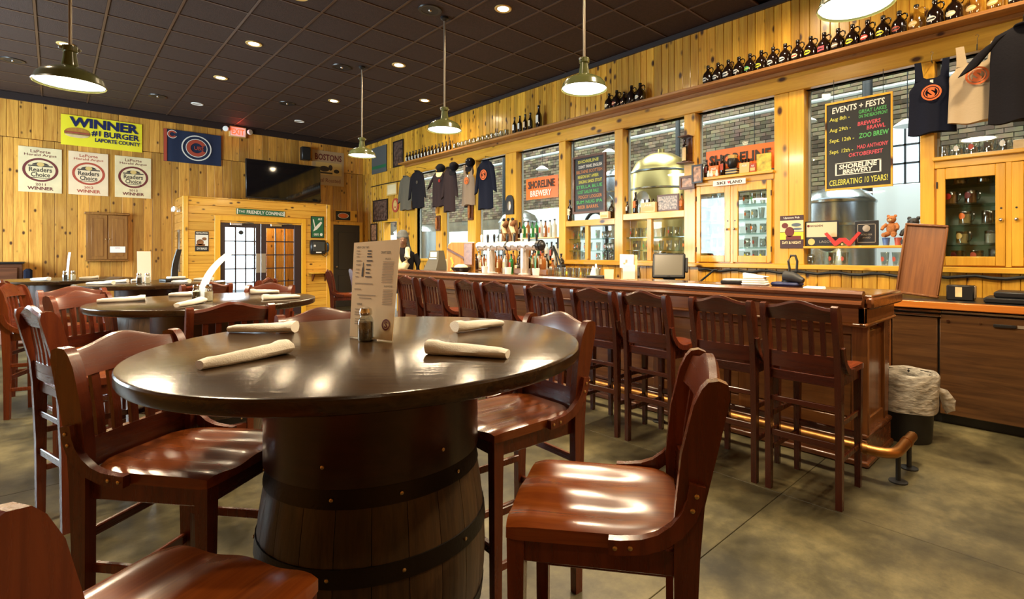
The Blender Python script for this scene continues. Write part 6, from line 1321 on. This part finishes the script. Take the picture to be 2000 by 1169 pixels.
# cable along the sill
solid('cable_run', MB().tube([(WX - .04, 3.35 - .1 * i, 1.165 + .012 * sin(i * 1.7)) for i in range(38)], .016, 6), M['iron'], 'dark bundled cable running under the window sill at the right', 'cable')

# ================================================================== ON AND BEHIND THE BAR
BT = 1.1105
t = thing('tap_tower', 'T-shaped steel beer tap tower with a row of tap handles on the bar', 'tap tower', (4.12, 4.98, BT), 0)
part('cross_pipe', MB().cyl((0, .66, .355), (0, -.52, .355), .058, n=18), M['satin'], t); part('end_cap', MB().cyl((0, -.52, .355), (0, -.57, .355), .066, n=18).sphere((0, -.57, .355), .055, n=12, m=6), M['black'], t); part('cross_collar', MB().cyl((0, .02, .355), (0, .05, .355), .062, n=18), M['iron'], t)
for y in (.40, -.27):
    part('column', MB().cyl((0, y, 0), (0, y, .32), .052, n=18), M['satin'], t); part('column_base', MB().lathe([(.08, 0), (.08, .01), (.05, .02)], 18, (0, y, 0)), M['satin'], t)
for k in range(9):
    y = .56 - k * .135; h = part('tap_handle', MB().lathe([(.010, 0), (.012, .02), (.017, .07), (.015, .10), (.001, .11)], 10, (-.03, y, .40)), M['white' if k % 3 == 0 else 'black'], t, .9); part('faucet', MB().tube([(-.03, y, .36), (-.09, y, .35), (-.10, y, .29)], .010, 7), M['chrome'], t)
t = thing('wooden_board', 'upright rounded wooden board with a brown strap on the bar, left of the tap tower', 'board', (4.12, 6.05, BT), RW + .12)
part('board', MB().prism([(-.30, 0), (.27, 0), (.27, .405), (-.20, .415), (-.27, .385), (-.30, .31)], -.012, .012, 'xz'), M['cutboard'], t, .4); part('board_rim', MB().tube([(-.30, 0, 0), (-.30, 0, .31), (-.27, 0, .385), (-.20, 0, .415), (.27, 0, .405)], .014, 6), M['horn'], t); part('strap', MB().prism([(-.29, .31), (-.28, .335), (.24, .145), (.24, .12)], -.022, -.012, 'xz'), M['brown_frame'], t, 0); part('lower_board', MB().box(.10, .27, -.05, -.014, .10, .40, .004), M['bar_panel'], t)
t = thing('condiment_tray', 'black tray of bar snacks and wrapped packets beside the wooden board', 'tray', (3.98, 5.86, BT), .2); part('tray', MB().lathe([(.08, 0), (.13, .05), (.135, .07), (.12, .068), (.07, .01)], 16), M['black'], t); part('packets', MB().sphere((0, 0, .07), .10, .09, .045, 12, 8), M['cream2'], t)
solid('tongs', MB().tube([(0, 0, .02), (.05, .02, .12), (.02, .03, .20)], .015, 6), M['chalk_y'], 'yellow-green upright tool in front of the wooden board', 'tool', (3.94, 6.05, BT))
for k, (x, y) in enumerate(((3.97, 5.31), (3.92, 4.78), (3.86, 4.22))):
    t = thing('white_cup', 'white cup on the bar, %s from the left by the tap tower' % ORD[k], 'cup', (x, y, BT), 0, 'white cups by the tap tower'); part('cup_body', MB().lathe([(.001, 0), (.034, 0), (.044, .095), (.041, .095), (.032, .006), (.001, .006)], 16), M['white'], t)
    for q in range(3 if k == 2 else 1): part('straw', MB().cyl((.01 * q - .01, .01 * q, .01), (.025 * q - .025, .02, .21 + .02 * q), .005, n=6), M['white' if k == 0 else 'greenglass' if q else 'chrome'], t)
G_ = 'upturned glasses drying on the bar'
k = 0
for i in range(3):
    for j in range(6):
        y = 4.12 - j * .105; x = 3.98 + i * .095 + (.02 if j % 2 else 0)
        glass('pint', x, y, BT + .001, 'upturned drying glass on the bar, row %s from the front, %s from the left' % (['one', 'two', 'three'][i], ORD[j]), G_, None, s=.72)
t = thing('flyer_stand', 'upright stand of white paper flyers on the bar, left of the register', 'stand', (4.10, 3.12, BT), RW + .45)
part('stand_back', MB().box(-.075, .085, .0, .006, 0, .245), M['horn'], t, 0); part('stand_pocket', MB().box(-.075, .085, -.05, -.044, 0, .09, .002), M['pane'], t, 0); part('stand_base', MB().box(-.075, .085, -.05, .03, 0, .006), M['horn'], t, 0)
f = part('flyer', MB().add([(-.085, -.022, .12), (.05, -.022, .10), (.055, -.006, .25), (-.088, -.006, .255), (-.085, -.020, .12), (.05, -.020, .10), (.055, -.004, .25), (-.088, -.004, .255)], [(0, 1, 2, 3), (7, 6, 5, 4), (0, 4, 5, 1), (1, 5, 6, 2), (2, 6, 7, 3), (3, 7, 4, 0)]), M['paper'], t, 0); part('flyer', MB().box(-.05, .07, -.042, -.02, .008, .15, .002), M['paper'], t); part('flyer_print', MB().add([(-.05 + .02 * (i % 3), -.0235 + .014 * (i // 3) * .3, .14 + .03 * (i // 3)) for i in range(9)], [(0, 1, 4, 3), (4, 5, 8, 7)]), M['greyink'], f, 0)
solid('leaflet', MB().box(-.05, .05, -.004, .004, 0, .10, .002), M['cream2'], 'pinkish leaflet standing left of the flyer stand on the bar', 'leaflet', (4.05, 3.33, BT), RW + .3)
t = thing('napkin_caddy', 'low black caddy with a white napkin peak on the bar, right of the drying glasses', 'caddy', (4.02, 3.48, BT), RW + .3); part('caddy', MB().box(-.09, .09, -.05, .05, 0, .035, .006), M['black'], t); part('napkin_peak', MB().loft([[(-.06, -.02, .035), (.0, -.02, .035), (.0, .02, .035), (-.06, .02, .035)], [(-.045, -.012, .09), (-.01, -.012, .09), (-.01, .012, .09), (-.045, .012, .09)], [(-.035, -.002, .13), (-.028, -.002, .13), (-.028, .002, .13), (-.035, .002, .13)]]), M['white'], t)
# register
t = thing('cash_register', 'black touch-screen cash register behind the bar, screen tilted to the room', 'register', (5.40, 3.50, .985), radians(-62))
part('register_base', MB().box(-.17, .17, -.12, .16, 0, .055, .012), M['black'], t); part('register_neck', MB().loft([[(-.07, -.02, .05), (.07, -.02, .05), (.07, .08, .05), (-.07, .08, .05)], [(-.06, .0, .2), (.06, .0, .2), (.06, .07, .2), (-.06, .07, .2)]]), M['black'], t)
sc = part('screen_case', MB().box(-.195, .195, -.02, .035, -.155, .155, .014), M['black'], t, .7, (0, -.02, .235), (radians(-16), 0, 0)); part('screen_face', MB().box(-.165, .165, -.0225, -.018, -.120, .130), M['pos'], sc, 0); part('screen_badge', rect_mb(-.02, .02, -.143, -.132, -.0215), M['chrome'], sc, 0)
part('card_reader', MB().box(.195, .225, -.02, .03, -.08, .10, .006), M['black'], sc)
t = thing('receipt_printer', 'dark receipt printer left of the cash register', 'printer', (5.42, 4.05, .985), radians(-60)); part('printer_case', MB().loft([[(-.09, -.09, 0), (.09, -.09, 0), (.09, .09, 0), (-.09, .09, 0)], [(-.09, -.085, .10), (.09, -.085, .10), (.09, .09, .10), (-.09, .09, .10)], [(-.075, -.03, .20), (.075, -.03, .20), (.075, .07, .20), (-.075, .07, .20)]]), M['black'], t, .4); part('paper_slot', MB().box(-.05, .05, -.035, -.02, .195, .22, .002), M['iron'], t)
solid('support_arm', MB().tube([(0, 0, 0), (0, -.10, .08), (0, -.24, .19), (0, -.28, .19)], .012, 6), M['iron'], 'dark support arm right of the cash register', 'arm', (5.55, 3.22, .99))
# right part of the bar
t = thing('black_tray', 'low black tray of papers on the bar, left of the white cloths', 'tray', (4.26, 2.10, BT), RW + .2); part('tray', MB().box(-.10, .10, -.07, .07, 0, .03, .006), M['black'], t); part('papers', MB().box(-.085, .085, -.06, .06, .03, .042, .003), M['paper'], t)
t = thing('cloth_stack', 'stack of folded white bar cloths on the bar', 'cloth', (4.23, 1.90, BT), RW + .2)
for k in range(4): part('folded_cloth', MB().box(-.10 + .004 * k, .10 - .008 * k, -.065, .065, .017 * k, .017 * k + .018, .007), M['napkin' if k % 2 else 'white'], t)
part('crumpled_cloth', MB().loft([[(-.09, -.05, .07), (.10, -.05, .07), (.10, .05, .07), (-.09, .05, .07)], [(-.095, -.03, .10), (.0, -.04, .085), (.0, .04, .085), (-.09, .03, .10)]]), M['white'], t, .9)
t = thing('desk_lamp', 'dark gooseneck figure lamp on a blue cloth at the right of the bar', 'lamp', (4.30, 1.66, BT), RW); part('blue_cloth', MB().box(-.12, .10, -.07, .07, 0, .03, .012), M['navy'], t); part('lamp_base', MB().lathe([(.05, .03), (.05, .045), (.015, .06)], 14), M['iron'], t); part('gooseneck', MB().tube([(0, 0, .05), (.01, 0, .14), (.0, 0, .20), (.02, 0, .245), (.055, 0, .245), (.07, 0, .20), (.065, 0, .12)], .010, 8), M['iron'], t)
part('lamp_head', MB().tube([(-.02, -.02, .08), (.06, -.03, .07), (.13, -.04, .045)], [.045, .04, .022], 10), M['iron'], t)
solid('folded_flyer', MB().loft([[(-.07, -.04, 0), (.07, -.04, 0), (.07, .04, 0), (-.07, .04, 0)], [(-.065, -.035, .008), (.065, -.035, .008), (.065, .035, .012), (-.065, .035, .012)]]), M['paper'], 'small folded paper flyer lying near the right end of the bar', 'paper', (4.18, 1.42, BT), RW)
# leaning tray, dispenser, flat trays on the cooler
t = thing('serving_tray', 'large rimmed wooden serving tray leaning upright on the back counter at the right', 'tray', (5.42, 1.005, 1.004), RW); t.rotation_euler = (radians(-7), radians(6), RW + .06)
part('tray_base', MB().box(-.142, .142, -.005, .008, .015, .615), M['tray'], t, 0); part('tray_rim', MB().box(-.155, .155, -.03, .012, 0, .020, .006).box(-.155, .155, -.03, .012, .61, .63, .006).box(-.155, -.136, -.0301, .0121, .02, .612, .006).box(.136, .155, -.0301, .0121, .02, .612, .006), M['tray'], t)
t = thing('napkin_dispenser', 'small black dispenser box on the back counter right of the leaning tray', 'dispenser', (5.42, .70, .9855), RW); part('dispenser_case', MB().box(-.09, .09, -.06, .06, 0, .125, .008), M['black'], t); part('dispenser_face', MB().box(-.03, .015, -.064, -.058, .03, .11, .001), M['horn'], t, 0); part('dispenser_end', MB().box(.085, .098, -.04, .04, .02, .12, .003), M['pushplate'], t)
for k, (y, z, w) in enumerate(((.26, .986, .28), (.22, 1.033, .26))):
    solid('flat_tray', MB().box(-w, w, -.15, .15, 0, .045, .010), M['black'], '%s of the two black flat trays stacked at the right end of the back counter' % ('lower' if k == 0 else 'upper'), 'tray', (5.40, y, z), RW, 'black flat trays')
# liquor
G_ = 'liquor bottles behind the tap tower'
t = thing('liquor_shelf', 'glass shelf of liquor bottles in the window behind the tap tower', 'shelf'); part('shelf_board', MB().box(WX - .12, WX + .06, 5.85, 6.89, 1.612, 1.63, .003), M['horn'], t)
for s in (5.87, 6.87): part('shelf_bracket', MB().box(WX - .04, WX - .02, s - .01, s + .01, 1.45, 1.612), M['iron'], t)
KB = [('amber', 'chalk_w'), ('greenglass', 'horn'), ('brownliq', 'horn'), ('greenglass', 'chalk_w'), ('greenglass', 'horn'), ('clearliq', 'brick_red'), ('brownliq', 'chalk_w'), ('clearliq', 'orange'), ('clearliq', 'chalk_w')]
for k, (mk, lb) in enumerate(KB):
    bottle('liquor' if k % 3 else 'tall', mk, WX - .04, 6.80 - k * .108, 1.6305, '%s bottle with a %s label, %s from the left on the upper liquor shelf' % ({'amber': 'dark', 'greenglass': 'green', 'brownliq': 'brown', 'clearliq': 'clear'}[mk], {'chalk_w': 'white', 'horn': 'tan', 'brick_red': 'red', 'orange': 'orange'}[lb], ORD[k]), G_, lb, s=.88 + .05 * (k % 3))
K2 = [('amber', 'gold'), ('clearliq', 'chalk_w'), ('brownliq', 'horn'), ('amber', 'chalk_w'), ('greenglass', 'horn'), ('brownliq', 'brick_red'), ('clearliq', 'horn'), ('amber', 'brick_red'), ('clearliq', 'gold')]
for k, (mk, lb) in enumerate(K2):
    bottle('liquor', mk, WX - .01, 6.82 - k * .112, 1.2505, '%s bottle, %s from the left on the window sill behind the tap tower' % ({'amber': 'dark', 'greenglass': 'green', 'brownliq': 'brown', 'clearliq': 'clear'}[mk], ORD[k]), G_, lb, s=.98 + .04 * (k % 2))
t = thing('bottle_riser', 'stepped wooden riser of bottles on the back counter behind the tap tower', 'riser'); part('riser_step', MB().box(5.30, 5.46, 5.35, 8.2, .9855, 1.04, .004), M['shelf'], t); part('riser_step', MB().box(5.46, 5.66, 5.35, 8.2, .9855, 1.12, .004), M['shelf'], t)
rr = random.Random(77)
for row, (x, z, n) in enumerate(((5.38, 1.0405, 17), (5.56, 1.1205, 17))):
    for k in range(n):
        y = 8.10 - k * .162; mk = rr.choice(['amber', 'amber', 'brownliq', 'brownliq', 'clearliq', 'greenglass']); lb = rr.choice(['horn', 'gold', 'orange', 'chalk_w', 'yellow', 'brick_red'])
        if 4 < k < 9: mk, lb = 'brownliq', rr.choice(['orange', 'gold', 'horn'])
        bottle(rr.choice(['liquor', 'liquor', 'flask']), mk, x, y, z, '%s bottle, %s label, %s from the left in the %s row on the riser' % ({'amber': 'dark', 'greenglass': 'green', 'brownliq': 'amber', 'clearliq': 'clear'}[mk], {'chalk_w': 'white', 'horn': 'tan', 'brick_red': 'red', 'orange': 'orange', 'gold': 'gold', 'yellow': 'yellow'}[lb], ORD[k], ['front', 'rear'][row]), 'bottles on the bottle riser', lb, s=rr.uniform(.92, 1.1))
for k in range(7):
    solid('lemon', MB().sphere((0, 0, .026), .036, .027, .026, 10, 8), M['lemon'], 'yellow lemon, %s from the left in the group behind the drying glasses' % ORD[k], 'lemon', (4.33, 4.36 - k * .082, BT), R.uniform(0, 3), 'lemons on the bar', .9)
solid('glass_rack', MB().box(-.30, .30, -.09, .09, 0, .07, .006), M['bar_panel'], 'low wooden box on the bar right of the tap tower', 'box', (4.30, 4.72, BT), RW)
for k, (y, mk, lb) in enumerate(((4.86, 'amber', 'horn'), (4.72, 'brownliq', 'gold'), (4.58, 'brownliq', 'horn'))): bottle('flask', mk, 4.30, y, BT + .0705, 'squat bottle, %s from the left on the low wooden box by the tap tower' % ORD[k], 'bottles on the low wooden box', lb, s=.9)
solid('soap_bottle', MB().lathe([(.001, 0), (.03, 0), (.032, .08), (.012, .11), (.010, .14), (.001, .15)], 12), M['white'], 'white squeeze bottle behind the drying glasses', 'bottle', (4.30, 3.72, BT), 0, None, .9)
t = thing('soda_gun', 'dark hose and holder standing behind the drying glasses at the post', 'tool', (5.30, 5.25, .985), 0); part('holder', MB().box(-.05, .05, -.05, .05, 0, .22, .01), M['iron'], t); part('hose', MB().tube([(0, 0, .2), (0, .08, .36), (0, .16, .50), (0, .10, .30), (0, .05, .16)], .014, 6), M['iron'], t)
# mannequin at the far end
t = thing('dressed_mannequin', 'dressed mannequin with a grey knit hat and long cream scarf behind the bar', 'mannequin', (4.24, 7.97, 0), radians(-30))
def ell(z, rx, ry, y0=0, n=20): return [(rx * cos(2 * pi * j / n), y0 + ry * sin(2 * pi * j / n), z) for j in range(n)]
part('torso', MB().loft([ell(.70, .17, .12), ell(.95, .16, .115), ell(1.15, .175, .12), ell(1.30, .20, .12), ell(1.38, .19, .10), ell(1.43, .11, .075), ell(1.47, .055, .055)]), M['shirt_black'], t, .9)
hd = part('head', MB().loft([ell(1.44, .05, .055, .0), ell(1.48, .055, .06, -.005), ell(1.51, .065, .078, -.015), ell(1.55, .075, .092, -.015), ell(1.60, .078, .098, -.01), ell(1.65, .074, .092, -.005), ell(1.69, .055, .07, 0), ell(1.71, .02, .03, 0)]), M['skin'], t, .9)
part('nose', MB().loft([[(-.008, -.105, 1.60), (.008, -.105, 1.60), (.008, -.10, 1.61), (-.008, -.10, 1.61)], [(-.014, -.122, 1.57), (.014, -.122, 1.57), (.014, -.10, 1.565), (-.014, -.10, 1.565)]]), M['skin'], hd, .9)
for s in (-1, 1): part('eye', MB().sphere((s * .028, -.095, 1.605), .010, n=8, m=6), M['black'], hd); part('ear', MB().sphere((s * .078, 0, 1.585), .012, .02, .03, 8, 6), M['skin'], hd, .9)
part('mouth', MB().sphere((0, -.098, 1.535), .022, .006, .005, 8, 5), M['maroon'], hd)
part('knit_hat', MB().lathe([(.092, 1.615), (.100, 1.625), (.100, 1.655), (.094, 1.66), (.090, 1.70), (.070, 1.74), (.03, 1.765), (.001, 1.77)], 24), M['greyfelt'], t, .9); part('hat_flap', MB().loft([[(.055, -.06, 1.63), (.10, .0, 1.63), (.10, .05, 1.63), (.075, .06, 1.63)], [(.07, -.06, 1.50), (.12, .0, 1.50), (.12, .05, 1.50), (.09, .06, 1.50)], [(.10, -.05, 1.42), (.15, .0, 1.40), (.15, .05, 1.40), (.11, .05, 1.42)]]), M['greyfelt'], t, .9)
part('scarf', MB().tube([(-.075, .03, 1.47), (-.10, -.06, 1.42), (-.10, -.125, 1.32), (-.085, -.155, 1.22), (-.04, -.165, 1.13), (.02, -.165, 1.125), (.06, -.155, 1.20), (.075, -.145, 1.30), (.085, -.09, 1.42), (.07, .03, 1.47)], [.034, .048, .058, .066, .072, .070, .062, .052, .044, .034], 12), M['scarf'], t, .9)
for s in (-1, 1): part('arm', MB().tube([(s * .19, 0, 1.35), (s * .245, .01, 1.22), (s * .25, -.03, 1.05), (s * .20, -.10, .95)], [.06, .055, .045, .038], 10), M['shirt_black' if s > 0 else 'teal'], t, .9)
part('stand_pole', MB().cyl((0, 0, 0), (0, 0, .72), .025, n=10).lathe([(.18, 0), (.18, .015), (.03, .03)], 20), M['iron'], t)
t = thing('ledger_box', 'olive metal sign box with pale panels on the bar beside the mannequin', 'box', (4.30, 7.02, BT + .001), RW + .1); part('box_case', MB().loft([[(-.16, -.12, 0), (.16, -.12, 0), (.16, .10, 0), (-.16, .10, 0)], [(-.12, -.06, .16), (.14, -.06, .16), (.14, .08, .16), (-.12, .08, .16)], [(-.10, -.04, .30), (.12, -.04, .30), (.12, .06, .30), (-.10, .06, .30)]]), M['shirt_grey'], t, .4); part('pale_panel', MB().box(-.07, .09, -.056, -.046, .20, .28, .002).box(-.08, .10, -.068, -.055, .165, .185, .002), M['chalk_w'], t, 0)
# waste bin
t = thing('waste_bin', 'black waste bin with a knotted translucent white liner at the near end of the bar', 'bin', (4.575, .905, 0))
part('bin_body', MB().lathe([(.145, 0), (.150, .01), (.176, .47), (.184, .485), (.176, .49), (.168, .47), (.14, .02), (.001, .02)], 28), M['bin'], t, .7)
def bagring(r, z, amp, ph, n=40): return [((r + amp * sin(7 * 2 * pi * j / n + ph) + amp * .5 * sin(13 * 2 * pi * j / n)) * cos(2 * pi * j / n), (r + amp * sin(7 * 2 * pi * j / n + ph)) * sin(2 * pi * j / n), z + amp * 1.2 * sin(5 * 2 * pi * j / n + ph)) for j in range(n)]
part('liner', MB().loft([bagring(.150, .40, .003, 0), bagring(.168, .48, .003, 0), bagring(.186, .502, .003, .3), bagring(.196, .488, .003, .5), bagring(.194, .42, .005, 1), bagring(.192, .34, .006, 2.2), bagring(.190, .27, .004, 3), bagring(.186, .225, .003, 3)], False, False), M['bag2'], t, .9)
part('liner_knot', MB().tube([(.12, -.15, .37), (.17, -.19, .34), (.205, -.215, .28), (.215, -.215, .22), (.20, -.20, .19)], [.02, .035, .045, .04, .012], 10), M['bag2'], t, .9)
